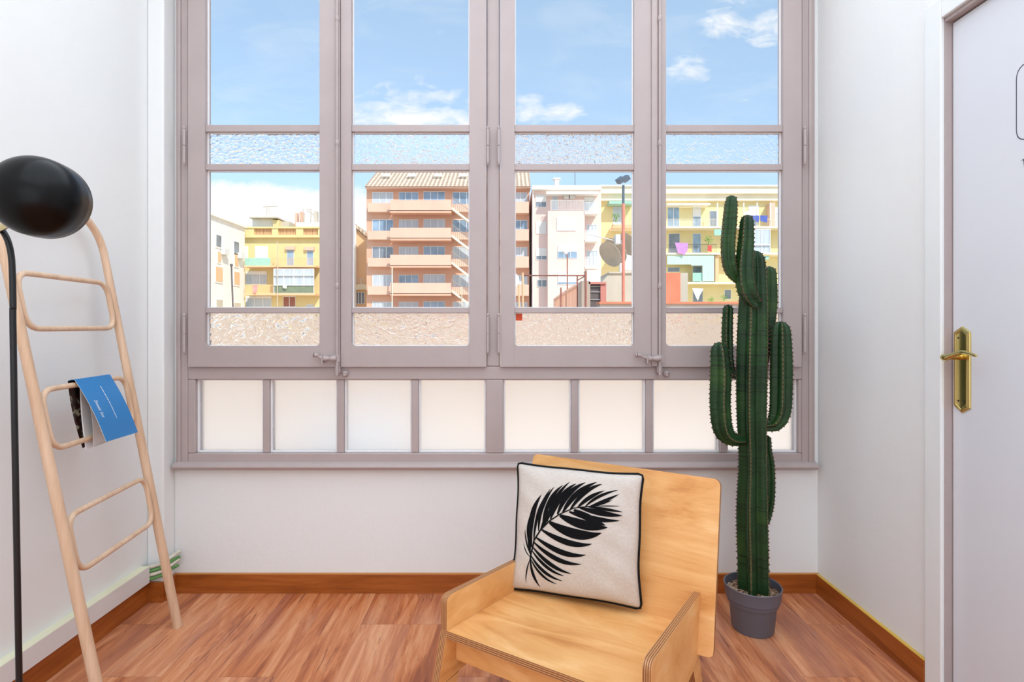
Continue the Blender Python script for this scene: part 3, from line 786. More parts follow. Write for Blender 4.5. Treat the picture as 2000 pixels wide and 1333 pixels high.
    for a, c, e, wd in leaves: strip(a, c, e, wd, lambda s: max(.02, (math.sin(PI*min(1, (s*.94+.06)))**.75)*(1 if s < .6 else 1-.35*(s-.6))))
    spine = [(248,862),(252,800),(285,690),(350,600),(430,525),(525,465),(640,415),(760,400),(840,394)]
    for i in range(len(spine)-1):
        a, e = Vector(spine[i]), Vector(spine[i+1]); strip(a, (a+e)/2, e, 16-1.3*i, lambda s: 1)
    finish('palm_print', bm, mat('black_fabric_print', (8, 8, 11), .9, var=.1, spec=.2), cov)
cushion()

# ------------------------------------------------------------------ potted cactus
def cactus():
    Y0 = 2.01
    cx = pX(1470, Y0)
    root = thing('potted_cactus', 'tall branching green cactus in a grey plastic pot on the floor by the window', 'potted cactus', (cx, Y0, 0))
    M_pot = mat('grey_plastic_pot', (98, 98, 108), .45, var=.04)
    T0 = Matrix.Translation((cx, Y0, 0))
    bm = bmesh.new()
    lathe(bm, [(0, .004), (.062, .004), (.064, 0), (.070, 0), (.073, .006), (.083, .110), (.0845, .114), (.0925, .1155), (.0950, .118), (.099, .158), (.1005, .163), (.0985, .165), (.0955, .163), (.092, .12), (.088, .10), (0, .10)], 56, T0)
    finish('pot', bm, M_pot, root, smooth=True, auto=.6)
    m, t, b = new_mat('gravelly_soil'); n = t.noise(t.obj(), 120, 4)
    t.l.new(t.ramp(n, [(.4, rgb(70, 42, 28)), (.5, rgb(150, 112, 84)), (.62, rgb(205, 180, 155))]), b.inputs['Base Color']); b.inputs['Roughness'].default_value = .9
    t.l.new(t.bump(n, .8, .01), b.inputs['Normal'])
    bm = bmesh.new(); lathe(bm, [(0, .101), (.0875, .101), (.0915, .138), (.06, .141), (0, .142)], 40, T0)
    rnd = random.Random(3)
    for _ in range(170):
        a = rnd.uniform(0, 2*PI); r = .088*math.sqrt(rnd.random()); s = rnd.uniform(.003, .006)
        c = Vector((cx+r*math.cos(a), Y0+r*math.sin(a), .141))
        bmesh.ops.create_icosphere(bm, subdivisions=1, radius=s, matrix=Matrix.Translation(c) @ Matrix.Diagonal((1, rnd.uniform(.6, 1), .6, 1)))
    tag(finish('soil', bm, m, root), kind=None)
    # flesh
    m, t, b = new_mat('cactus_flesh'); v = t.obj()
    at = t.add('ShaderNodeAttribute'); at.attribute_name = 'ridge'
    n = t.noise(v, 9, 4); n2 = t.noise(t.mapping(v, (3, 3, 40)), 5, 3, .6)
    c = t.ramp(n, [(.3, rgb(20, 46, 22)), (.55, rgb(30, 62, 28)), (.75, rgb(50, 80, 30))])
    s = t.add('ShaderNodeSeparateXYZ'); t.l.new(v, s.inputs[0])
    seam = t.math('GREATER_THAN', t.noise(t.mapping(v, (3, 3, 110)), 1.0, 2, .4), .62)
    c = t.mix(t.math('MULTIPLY', seam, .6), c, rgb(14, 28, 14))
    c = t.mix(t.math('MULTIPLY', t.math('GREATER_THAN', at.outputs['Fac'], .72), .30), c, rgb(150, 160, 110))
    c = t.mix(t.math('MULTIPLY', t.math('GREATER_THAN', at.outputs['Fac'], .86), .7), c, rgb(112, 88, 58))
    t.l.new(c, b.inputs['Base Color']); b.inputs['Roughness'].default_value = .42; b.inputs['Specular IOR Level'].default_value = .32
    t.l.new(t.bump(n2, .25, .006), b.inputs['Normal'])
    M_fl = m
    k = Y0/F
    def W(px, py, dy): return Vector((pX(px, Y0), Y0+dy, pZ(py, Y0)))
    spines = []
    def stem(name, pts, ribs, rot, tip=True, depth=.42):
        cp = [(W(x, y, dy), r*k) for x, y, dy, r in pts]
        q = catmull(cp, 14)
        # arc length
        L = [0]
        for a, b_ in zip(q, q[1:]): L.append(L[-1]+(b_[0]-a[0]).length)
        tot = L[-1]; seg = ribs*10; bm = bmesh.new(); lay = bm.verts.layers.float.new('ridge'); nrm = Vector((1, 0, 0)); prev = None
        nexts = 0.0
        for i, (p, r) in enumerate(q):
            tg = (q[min(i+1, len(q)-1)][0]-q[max(i-1, 0)][0]).normalized()
            nrm = (nrm-tg*nrm.dot(tg)).normalized(); bi = tg.cross(nrm)
            rem = tot-L[i]; rt = r*1.15
            f = math.sqrt(max(0, 1-(1-rem/rt)**2)) if rem < rt else 1
            f = max(f, .06); rr = r*f*(1+.018*math.sin(L[i]*260))
            row = []
            for j in range(seg):
                th = 2*PI*j/seg; c_ = abs(math.cos(ribs*(th)/2)); g = c_**1.7
                R = rr*(1-depth+depth*g)*1.06
                vtx = bm.verts.new(p+(nrm*math.cos(th+rot)+bi*math.sin(th+rot))*R); vtx[lay] = 1.0 if j % 10 == 0 else (0.25 if j % 10 in (1, 9) else 0); row.append(vtx)
            if prev:
                for j in range(seg): bm.faces.new((prev[j], prev[(j+1) % seg], row[(j+1) % seg], row[j]))
            prev = row
            if L[i] >= nexts and f > .35:
                nexts = L[i]+.0125
                for a in range(ribs):
                    th = 2*PI*a/ribs+rot; dirv = nrm*math.cos(th)+bi*math.sin(th)
                    spines.append((p+dirv*rr*1.06, dirv, tg))
        bm.faces.new(prev); bm.faces.new([v_ for v_ in list(bm.verts)[:seg]][::-1])
        return finish(name, bm, M_fl, root, smooth=True)
    stem('trunk', [(1473, 1172, 0, 28), (1472, 1100, 0, 28), (1470, 1000, 0, 28), (1471, 900, 0, 25), (1469, 800, 0, 27), (1470, 700, 0, 28), (1472, 600, 0, 26), (1473, 530, 0, 22), (1473, 490, 0, 19)], 5, .35, depth=.42)
    stem('branch', [(1462, 858, 0, 9), (1444, 860, -.006, 10), (1424, 855, -.01, 14), (1409, 836, -.012, 18), (1404, 790, -.012, 19), (1405, 730, -.012, 19), (1402, 668, -.012, 15)], 4, .5)
    stem('branch', [(1480, 830, 0, 9), (1496, 831, -.008, 11), (1510, 824, -.012, 16), (1519, 800, -.014, 19), (1521, 740, -.014, 20), (1521, 680, -.014, 19), (1521, 628, -.014, 15)], 5, .2)
    stem('branch', [(1488, 752, .02, 8), (1498, 715, .045, 12), (1509, 660, .055, 14), (1515, 590, .055, 16), (1516, 517, .055, 13)], 4, .9)
    stem('branch', [(1490, 1035, .01, 6), (1500, 1018, .02, 10), (1508, 975, .025, 12), (1508, 915, .025, 12), (1504, 880, .025, 10), (1504, 853, .025, 9)], 4, .6)
    stem('branch', [(1470, 592, -.035, 9), (1457, 590, -.055, 13), (1444, 570, -.06, 16), (1439, 530, -.06, 16), (1443, 475, -.06, 14), (1445, 426, -.06, 11)], 4, .3)
    stem('branch', [(1440, 550, -.03, 8), (1429, 545, -.04, 11), (1417, 525, -.04, 14), (1413, 485, -.04, 15), (1417, 430, -.04, 15), (1420, 387, -.04, 12)], 4, 1.2)
    stem('branch', [(1452, 738, .02, 6), (1441, 732, .045, 7), (1434, 705, .05, 9), (1431, 655, .05, 10), (1433, 594, .05, 9)], 4, .4)
    bm = bmesh.new()
    for p, dv, tg in spines:
        sd = tg.cross(dv).normalized()
        a = [bm.verts.new(p+x) for x in (tg*.0034, sd*.0022-tg*.002, -sd*.0022-tg*.002)]
        for s in (1, -1):
            tipv = bm.verts.new(p+dv*.0042+sd*s*.0030)
            for i in range(3): bm.faces.new((a[i], a[(i+1) % 3], tipv))
    sp = finish('spines', bm, mat('rust_brown_spines', (92, 46, 34), .7, var=.2), root); sp['kind'] = 'stuff'
cactus()

#@EXTERIOR@
# ------------------------------------------------------------------ outside: courtyard, neighbours' roofs, buildings
def plaster(name, col, var=.05, scale=.8):
    m, t, b = new_mat(name); v = t.pos()
    n = t.noise(t.mapping(v, (1, 1, .5)), scale, 6, .6); c = s2l(col)
    t.l.new(t.ramp(n, [(.3, tuple(x*(1-var) for x in c)+(1,)), (.7, tuple(min(1, x*(1+var)) for x in c)+(1,))]), b.inputs['Base Color'])
    b.inputs['Roughness'].default_value = .85; return m
E_salmon = plaster('salmon_render', (224, 176, 150)); E_salmon_l = plaster('pale_salmon_render', (230, 192, 170))
E_rose = plaster('rose_white_render', (240, 212, 202)); E_cream = plaster('cream_render', (246, 234, 208))
E_yel = plaster('yellow_render', (236, 219, 164), .06); E_ochre = plaster('ochre_render', (228, 208, 152), .06)
E_white = plaster('white_render', (246, 242, 234)); E_orange = plaster('orange_render', (238, 194, 152))
E_beige = plaster('beige_parapet_render', (186, 168, 152), .07, 2.5); E_terr = plaster('terrace_tiles', (250, 232, 214), .06, 1.5)
E_grey = plaster('weathered_grey_render', (206, 196, 178), .08, 3); E_terra = plaster('terracotta_capping', (206, 128, 98), .12, 4)
E_red = plaster('orange_red_paint', (234, 140, 108), .14, 3)
E_frame = mat('white_window_frame', (240, 240, 240), .5); E_metal = mat('white_rail_paint', (238, 238, 236), .5)
E_rust = mat('rusty_iron', (164, 108, 92), .8, var=.25, scale=12); E_dk = mat('dark_iron', (104, 94, 92), .7)
E_glassb = mat('bluish_window_glass', (148, 172, 196), .15, var=.3, scale=.9, spec=.6)
E_glassd = mat('dark_window_glass', (130, 138, 148), .15, var=.3, scale=.9)
E_curt = mat('window_with_pale_curtain', (196, 204, 212), .3, var=.14, scale=1.4, stretch=(5, 1, .2))
E_shut = mat('white_roller_shutter', (240, 236, 230), .6, var=.03); E_teal = mat('teal_canvas', (166, 208, 192), .8, var=.1)
E_mint = mat('mint_canvas', (196, 226, 206), .8, var=.08, scale=1.5, stretch=(4, 1, .3)); E_leaf = mat('balcony_leaves', (120, 160, 70), .7, var=.35, scale=8)
E_purple = mat('purple_cloth', (204, 150, 210), .9, var=.12); E_bcloth = mat('blue_cloth', (92, 108, 186), .9, var=.2); E_wcloth = mat('white_cloth', (240, 240, 240), .9)
E_pink = mat('pink_cloth', (240, 160, 160), .9, var=.15); E_ac = mat('off_white_metal', (226, 226, 222), .5)
E_grn = mat('dark_green_mesh', (128, 140, 116), .8, var=.15); E_redrail = mat('red_oxide_paint', (230, 142, 122), .7, var=.12, scale=4)
E_dish = mat('taupe_dish_paint', (186, 170, 152), .7, var=.12, scale=2)
m, t, b = new_mat('roof_tiles'); v = t.pos(); s = t.add('ShaderNodeSeparateXYZ'); t.l.new(v, s.inputs[0])
wv = t.math('SINE', t.math('MULTIPLY', s.outputs[0], 2*PI/.42)); cr_ = t.math('FRACT', t.math('MULTIPLY', s.outputs[2], 1/.32))
f = t.math('ADD', t.math('MULTIPLY', wv, .35), t.math('MULTIPLY', t.noise(v, 3, 5), .8))
c = t.ramp(f, [(.1, rgb(172, 148, 128)), (.5, rgb(214, 192, 168)), (.8, rgb(230, 212, 190))])
t.l.new(t.mix(t.math('MULTIPLY', t.math('LESS_THAN', cr_, .2), .35), c, rgb(140, 112, 92)), b.inputs['Base Color']); b.inputs['Roughness'].default_value = .9
E_tiles = m

def part(nm, m, root, *boxes, Y=None, th=.2, bevel=0):
    bm = bmesh.new()
    for q in boxes: fb(bm, q[0], q[1], q[2], q[3], Y, th)
    return finish(nm, bm, m, root, bevel=bevel)
def window(root, x0, y0, x1, y1, Y, n=2, glass=None, blind=0.0, fw=1.1, nm='window'):
    """framed window standing just proud of its wall at depth Y; n lights; blind = share covered by a shutter"""
    bm = bmesh.new(); Yf = Y-.06
    fb(bm, x0, y0, x1, y0+fw*.8, Yf, .14); fb(bm, x0, y1-fw*.8, x1, y1, Yf, .14)
    for i in range(n+1):
        xc = x0+(x1-x0)*i/n; a = max(x0, xc-fw/2); bb = min(x1, xc+fw/2); fb(bm, a, y0+fw*.8, bb, y1-fw*.8, Yf, .14)
    f = finish(nm, bm, E_frame, root)
    if blind < 1: part('pane', glass or E_curt, f, (x0+.4, y0+(y1-y0)*blind+.3, x1-.4, y1-.4), Y=Y-.02, th=.05)
    if blind > 0: part('roller_shutter', E_shut, f, (x0+.5, y0+.4, x1-.5, y0+(y1-y0)*blind), Y=Y-.04, th=.06)
    return f
def railing(root, x0, y0, x1, y1, Y, step=1.6, m=None, bar=.6, nm='railing'):
    bm = bmesh.new(); fb(bm, x0, y0, x1, y0+.6, Y, .05)
    fb(bm, x0, y1-.5, x1, y1, Y, .05); x = x0
    while x <= x1: fb(bm, x, y0, x+bar, y1, Y+.01, .03); x += step
    return finish(nm, bm, m or E_metal, root)
def building(nm, label, cat='building', Y=55, px=900, base_z=-9): return thing(nm, label, cat, (pX(px, Y), Y, base_z))

tag(finish('ground', B((-120, 120, 4, 140, -9.3, -9)), E_grey), kind='structure', label='ground far below between the buildings')
tag(finish('terrace_floor', B((-14, 14, D+.13, 26, -.6, -.35)), E_terr), kind='structure')
# courtyard parapet
Yp = 9.0
bm = bmesh.new(); fb(bm, 150, 602, 1168, 1080, Yp, .25); box(bm, pX(150, Yp), pX(1168, Yp), Yp, Yp+.25, -.35, pZ(601, Yp))
bm.free(); bm = B((-13, pX(1172, Yp), Yp, Yp+.25, -.35, pZ(603, Yp)))
pw = finish('wall_courtyard', bm, E_beige); pw['kind'] = 'structure'
bm = B((pX(1172, Yp), 13, Yp, Yp+.25, -.35, pZ(594, Yp)), (pX(1170, Yp), 13.1, Yp-.04, Yp+.29, pZ(594, Yp), pZ(590, Yp)), mi=0)
pw2 = finish('wall_courtyard_right', bm, [E_beige, E_terra]); pw2['kind'] = 'structure'
for f_ in list(pw2.data.polygons)[6:]: f_.material_index = 1

# salmon apartment block ------------------------------------------------
Y = 55; r = building('apartment_block', 'salmon pink apartment block with tiled roof and five rows of long balconies', Y=Y, px=880)
part('wall', E_salmon, r, (716, 366, 1034, 1010), Y=Y, th=9)
bm = bmesh.new(); e0, e1 = P(712, 364, Y-.9), P(1036.5, 364, Y-.9); zr = pZ(333, Y+4.5); yr = Y+4.5
A_, B_, C_, D_ = [bm.verts.new(p) for p in (e0, e1, (pX(1034, yr), yr, zr), (pX(738, yr), yr, zr))]
E_, F_ = bm.verts.new((e0.x, Y+9.5, e0.z)), bm.verts.new((e1.x, Y+9.5, e1.z))
for q in ((A_, B_, C_, D_), (A_, D_, E_), (E_, D_, C_, F_), (B_, F_, C_), (A_, E_, F_, B_)): bm.faces.new(q)
rf = finish('roof', bm, E_tiles, r)
part('eaves', E_salmon_l, r, (713, 363, 1036.5, 367), Y=Y-.8, th=.8)
for px in (757, 806, 857, 906):
    o_ = P(px, 345, Y+2.2); bm = B((o_.x-.42, o_.x+.42, o_.y-.8, o_.y-.5, o_.z-.2, o_.z+.1)); finish('skylight', bm, E_frame, rf)
tops = [391, 445, 498, 553, 606]
for i, ty in enumerate(tops):
    dy = [0, 3.5, 3.5, 3, 2][i]
    if i < 4 or True:
        by = ty+25
        part('balcony', E_salmon_l, r, (762, ty, 881, by-4), Y=Y-1.5, th=.15)
        part('balcony_slab', E_salmon, r, (762, by-5, 881, by), Y=Y-1.5, th=1.5)
        part('balcony', E_salmon_l, r, (718, ty+6, 764, by-2), Y=Y-.7, th=.7); part('balcony', E_salmon_l, r, (881, ty+8, 1000, by-2), Y=Y-.5, th=.5)
        part('balcony', E_salmon_l, r, (1000, ty+3, 1033, by), Y=Y-1.1, th=1.1)
    wy0, wy1 = ty-16, ty+2
    window(r, 727, wy0, 768, wy1+6, Y, 3, [E_curt, E_glassb, E_glassd, E_curt, E_curt][i])
    window(r, 779, wy0, 817, wy1, Y, 3, [E_glassb, E_curt, E_curt, E_glassb, E_curt][i]); window(r, 827, wy0-1, 869, wy1, Y, 3, E_glassb if i % 2 == 0 else E_curt)
    window(r, 884, wy0, 925, wy1+8, Y, 3, E_glassb if i < 2 else E_curt); window(r, 1004, wy0+1, 1030, wy1+2, Y, 2, E_glassb if i in (1,) else E_curt)
    if i < 4:                                            # fire stair flight from landing to landing
        bm = bmesh.new()
        a, b2 = P(882, ty+13, Y-1.4), P(925, ty+46, Y-1.4); d_ = b2-a
        prism(bm, [a, b2, b2+Vector((0, 0, -.25)), a+Vector((0, 0, -.25))], (0, .9, 0))
        st = finish('stair_flight', bm, E_cream, r)
        bm = bmesh.new(); tube(bm, [a+Vector((0, 0, 1)), b2+Vector((0, 0, 1))], .035, 6)
        for k in range(12):
            p = a+d_*(k/11); tube(bm, [p, p+Vector((0, 0, 1))], .02, 5)
        finish('stair_rail', bm, mat('grey_brown_rail', (176, 156, 146), .7), st)
part('drainpipe', E_grey, r, (901, 560, 903, 720), Y=Y-1.6, th=.1); part('drainpipe', E_cream, r, (765, 522, 766.6, 720), Y=Y-1.65, th=.1)

# pale rose block ----------------------------------------------------------
Y = 54; r = building('apartment_block', 'pale rose narrow apartment house with white roof terrace railing right of the salmon block', Y=Y, px=1105)
part('wall', E_rose, r, (1039.5, 366, 1174, 1010), Y=Y, th=9); part('bay', E_rose, r, (1070, 412, 1142, 1010), Y=Y-1.2, th=1.2)
part('roof_edge', E_white, r, (1039.5, 362, 1175, 370), Y=Y-.6, th=1); part('drainpipe', E_white, r, (1040, 372, 1042.5, 1000), Y=Y-.2, th=.15)
part('terrace_awning', E_white, r, (1067, 374, 1170, 377), Y=Y-1.4, th=1.4)
part('terrace_awning_valance', E_white, r, (1067, 377, 1170, 379), Y=Y-1.42, th=.05)
railing(r, 1075, 391, 1141, 411, Y-1.2, 2.3); railing(r, 1142, 395, 1168, 414, Y-1.3, 2.3)
part('balcony_slab', E_white, r, (1142, 414, 1168, 418), Y=Y-1.3, th=1.3)
for yb, yt in ((470, 450), (523, 502)):
    railing(r, 1143, yt, 1167, yb-2, Y-1.3, 2.3); part('balcony_slab', E_white, r, (1143, yb-2, 1168, yb+2), Y=Y-1.3, th=1.3)
for q in ((1046, 382, 1067, 405, 2, .55), (1047, 433, 1067, 457, 2, 1), (1047, 485, 1068, 508, 2, .65), (1049, 545, 1068, 561, 2, .15)): window(r, *q[:4], Y, q[4], E_glassd, q[5])
for q in ((1088, 425, 1125, 451, 1, 1), (1089, 479, 1127, 505, 3, .5), (1089, 534, 1128, 556, 2, .8)): window(r, *q[:4], Y-1.2, q[4], E_glassb, q[5])
for q in ((1145, 439, 1165, 469, 3, 0), (1145, 490, 1167, 520, 3, 0), (1141, 385, 1160, 412, 2, .3), (1078, 383, 1090, 411, 1, 0)): window(r, *q[:4], Y, q[4], E_curt, q[5])
part('chimney', E_white, r, (1084, 350, 1092, 366), Y=Y+2, th=.6); part('chimney_cap', E_ac, r, (1081, 347, 1095, 350), Y=Y+1.9, th=.8)
bm = bmesh.new(); tube(bm, [P(1123, 366, Y+1), P(1123, 333, Y+1)], .03, 6); finish('aerial', bm, E_dk, r)
for px, s in ((1106, 0), (1118, 1)):
    tag(part('air_conditioner', E_ac, None, (px-5, 381, px+5, 388), Y=Y-.5, th=.45), ['left', 'right'][s]+' air conditioner box high on the pale rose house behind the roof railing', 'air conditioner', 'air conditioners on the rose house')

# yellow block on the right -------------------------------------------------
Y = 58; r = building('apartment_block', 'long yellow apartment block with cream cornice and laundry filled balconies behind the cactus', Y=Y, px=1350)
part('wall', E_yel, r, (1173, 388, 1640, 1010), Y=Y, th=9)
part('cornice', E_cream, r, (1172, 363, 1640, 378), Y=Y-.9, th=9); part('cornice', E_cream, r, (1172, 378, 1640, 392), Y=Y-.5, th=5)
part('parapet_cap', E_white, r, (1172, 361, 1640, 364), Y=Y-1.1, th=1)
for y in (444, 496, 553, 606):
    part('balcony_slab', E_cream, r, (1300, y-2, 1640, y+1.5), Y=Y-1.6, th=1.6)
for y in (444, 496): part('balcony_slab', E_cream, r, (1196, y-2, 1300, y+3), Y=Y-1.6, th=1.6)
def doorw(x0, y0, x1, y1, g=E_glassb, bl=0, n=1): window(r, x0, y0, x1, y1, Y, n, g, bl)
doorw(1304, 405, 1327, 443, E_glassb, 0, 2); doorw(1353, 404, 1369, 443, E_glassb, .5); doorw(1386, 412, 1400, 443, E_glassd)
doorw(1306, 456, 1328, 496, E_glassd); doorw(1353, 456, 1369, 496, E_glassb); doorw(1353, 520, 1371, 551, E_glassb); doorw(1304, 522, 1328, 532, E_glassd)
doorw(1353, 568, 1373, 592, E_glassd); doorw(1415, 566, 1428, 585, E_glassd); doorw(1197, 404, 1215, 440, E_curt)
doorw(1462, 402, 1482, 443, E_glassb, .5); doorw(1505, 405, 1524, 443, E_curt, .3); doorw(1198, 462, 1216, 496, E_glassd)
# glazed gallery
window(r, 1453, 447, 1505, 496, Y-1.5, 3, E_curt, 0, 2.0, 'glazed_gallery'); part('gallery_transom', E_frame, r, (1453, 477, 1505, 479.5), Y=Y-1.7, th=.1)
for a, b2, y0, y1 in ((1302, 1400, 428, 443), (1440, 1526, 428, 443), (1306, 1400, 477, 495)): railing(r, a, y0, b2, y1, Y-1.55, 2.6, E_dk if y0 == 477 else E_cream, .25)
for px in (1400.5, 1452, 1478, 1504): part('post', E_white, r, (px, 396, px+2, 444), Y=Y-1.5, th=.1)
part('curtain_screen', E_mint, r, (1303, 499, 1350, 517), Y=Y-1.5, th=.05); part('curtain_screen', E_mint, r, (1350, 499, 1372, 519), Y=Y-1.5, th=.05)
part('curtain_screen', E_mint, r, (1372, 499, 1395, 550), Y=Y-1.5, th=.05); part('balcony_screen', E_teal, r, (1353, 533, 1372, 550), Y=Y-1.4, th=.05)
part('awning', E_teal, r, (1190, 393, 1240, 398), Y=Y-1.4, th=1.2); part('awning', E_teal, r, (1395, 448, 1410, 460), Y=Y-1.5, th=.1); part('awning', E_teal, r, (1484, 500, 1502, 507), Y=Y-1.4, th=.2)
part('planter_box', E_orange, r, (1196, 439, 1236, 446), Y=Y-1.9, th=.4); part('awning', E_white, r, (1303, 397, 1388, 400), Y=Y-1.2, th=1)
part('party_pier', E_salmon_l, r, (1506, 396, 1514, 442), Y=Y-1.0, th=1); part('party_pier', E_orange, r, (1397, 499, 1404, 552), Y=Y-1.3, th=1.2)
def laundry(nm, m_, pts, Y, label, cat='laundry', group=None):
    bm = bmesh.new(); prism(bm, [P(a, b2, Y) for a, b2 in pts], (0, .04, 0)); tag(finish(nm, bm, m_), label, cat, group)
laundry('hanging_cloth', E_purple, [(1318, 474), (1344, 475), (1343, 489), (1336, 499), (1331, 496), (1324, 495)], Y-1.75, 'purple cloth draped over a balcony rail of the yellow block')
laundry('hanging_cloth', E_wcloth, [(1352, 563), (1374, 564), (1367, 577), (1363, 588), (1359, 580)], Y-1.75, 'white triangular cloth hung on the lowest balcony of the yellow block')
for i, (a, b2, lab) in enumerate(((1465, 1474, 'blue shirt, leftmost on the top balcony line beside the cactus tip'), (1475, 1483, 'blue shirt, second on the top balcony line beside the cactus tip'), (1485, 1499, 'wide blue garment, rightmost on the top balcony washing line'))):
    laundry('hanging_shirt', E_bcloth, [(a, 421), (b2, 421.5), (b2, 427), (b2-1, 433+i), (a+1, 434-i), (a, 428)], Y-1.8, lab, 'laundry', 'blue washing on the top balcony')
laundry('hanging_sheet', E_wcloth, [(1455, 413), (1466, 412), (1467, 427), (1455, 427)], Y-1.8, 'white sheet hung left of the blue washing on the top balcony')
laundry('hanging_cloth', mat('red_cloth', (222, 90, 84), .9, var=.2), [(1383, 479), (1390, 480), (1390, 492), (1382, 491)], Y-1.75, 'small red cloth on the middle balcony of the yellow block')
def bush(nm, px, py, Y, r_px, label, n=60, group=None, seed=1, flat=1.0):
    rnd = random.Random(seed); bm = bmesh.new(); c = P(px, py, Y); R = r_px/F*Y
    for _ in range(n):
        d_ = Vector((rnd.gauss(0, 1), rnd.gauss(0, .6), rnd.gauss(0, 1)*flat)); d_ *= R*rnd.random()**.5/max(.001, d_.length)
        p = c+d_; s = R*rnd.uniform(.14, .28); a = Vector((rnd.uniform(-1, 1), rnd.uniform(-1, 1), rnd.uniform(-.6, 1))).normalized(); b2 = a.orthogonal().normalized()
        bm.faces.new([bm.verts.new(q) for q in (p-a*s, p+b2*s*.45, p+a*s, p-b2*s*.45)])
    tube(bm, [c+Vector((0, 0, -R*1.1)), c], [R*.12, R*.03], 6)
    tag(finish(nm, bm, E_leaf), label, 'plant', group)
bush('balcony_plant', 1203, 424, 56, 9, 'leafy green plant on the orange balcony left of the floodlight pole', 90, seed=2)
bush('balcony_plant', 1384, 468, 56, 9, 'grey green climbing plant on the middle balcony of the yellow block', 80, seed=5)
bush('balcony_plant', 1389, 586, 56, 7, 'grassy plant on the lowest balcony left of the cactus', 70, seed=6); bush('balcony_plant', 1414, 580, 56, 7, 'low green plant beside the cactus on the lowest yellow block balcony', 70, seed=8)

# ochre block on the left -------------------------------------------------
Y = 60; r = building('apartment_block', 'ochre yellow apartment block with balustraded roof edge seen in the left casement', Y=Y, px=560)
part('wall', E_ochre, r, (476, 462, 655, 1010), Y=Y, th=9); part('cornice', E_ochre, r, (476, 459, 655, 464), Y=Y-.5, th=1); part('cornice', E_ochre, r, (476, 443, 655, 446), Y=Y-.3, th=.6)
for a, b2 in ((476, 496), (531, 543), (578, 592), (621, 655)): part('parapet_pier', E_ochre, r, (a, 446, b2, 459), Y=Y-.2, th=.5)
for a, b2 in ((480, 486), (496, 531), (543, 578), (592, 621)):
    bm = bmesh.new(); x = a
    while x < b2: fb(bm, x, 446, x+1.2, 459, Y, .2); x += 2.4
    finish('balustrade', bm, E_orange, r)
part('roof_terrace_room', E_white, r, (493, 426, 533, 446), Y=Y+1.5, th=3); part('terrace_roof', E_grey, r, (486, 423.5, 541, 425.5), Y=Y+.5, th=4)
part('roof_terrace_room', E_ochre, r, (533, 430, 545, 446), Y=Y+1, th=2); part('roof_terrace_room', E_grey, r, (545, 433, 565, 446), Y=Y+1.5, th=2)
part('roof_terrace_room', E_ac, r, (578, 434, 655, 446), Y=Y+2, th=2)
for a, b2, t_, m_ in ((576, 580, 416, E_salmon_l), (585, 591, 414, E_salmon), (613, 619, 413, E_grey), (504, 510, 414, E_white), (474, 482, 414, E_white)): part('chimney', m_, r, (a, t_, b2, 446), Y=Y+3, th=.6)
bm = bmesh.new()
for a, b2 in (((521, 424), (521, 405)), ((514, 404), (541, 403)), ((528, 420), (524, 404)), ((594, 436), (592, 408)), ((600, 409), (608, 409)), ((608, 409), (607, 434)), ((600, 411), (613, 420))): tube(bm, [P(*a, Y+2), P(*b2, Y+2)], .05, 5)
finish('aerial', bm, E_grey, r)
window(r, 498, 481, 523, 504, Y, 1, E_curt, 1); window(r, 476, 481, 484, 520, Y, 1, E_curt, .8)
window(r, 560, 488, 574, 520, Y, 1, E_glassb); part('shutter_box', E_salmon_l, r, (557, 481, 575, 488), Y=Y-.3, th=.3)
window(r, 599, 489, 612, 519, Y, 1, E_glassb); part('shutter_box', E_salmon_l, r, (594, 482, 613, 489), Y=Y-.3, th=.3)
part('balcony_screen', E_teal, r, (478, 504, 528, 519), Y=Y-1.4, th=.05); part('balcony_slab', E_orange, r, (477, 519, 618, 522), Y=Y-1.5, th=1.5)
railing(r, 530, 504, 616, 519, Y-1.4, 2.2, E_orange, .3)
window(r, 534, 525, 613, 574, Y-1.5, 4, E_curt, 0, 2.2, 'glazed_gallery'); part('gallery_transom', E_frame, r, (534, 537, 613, 539), Y=Y-1.7, th=.1); part('gallery_transom', E_frame, r, (534, 556, 613, 558), Y=Y-1.7, th=.1)
part('gallery_apron', E_grn, r, (536, 559, 612, 572), Y=Y-1.6, th=.06)
window(r, 480, 530, 521, 556, Y, 3, E_curt, .25); part('balcony_slab', E_orange, r, (477, 573, 616, 577), Y=Y-1.6, th=1.6); railing(r, 478, 559, 534, 573, Y-1.5, 2.0, E_orange, .3)
window(r, 480, 579, 530, 600, Y, 3, E_curt, .2); window(r, 553, 578, 577, 600, Y, 2, E_rust, .1); window(r, 598, 595, 612, 612, Y, 1, E_curt)
part('drainpipe', E_grey, r, (541, 472, 542, 700), Y=Y-1.8, th=.1)
laundry('hanging_cloth', E_pink, [(493, 558), (503, 557), (502, 565), (500, 573), (494, 572)], Y-1.75, 'pink cloth hung over the left balcony rail of the ochre block')
laundry('hanging_cloth', E_wcloth, [(552, 558), (560, 558), (559, 564), (553, 563)], Y-1.85, 'small white cloth on the glazed gallery of the ochre block')

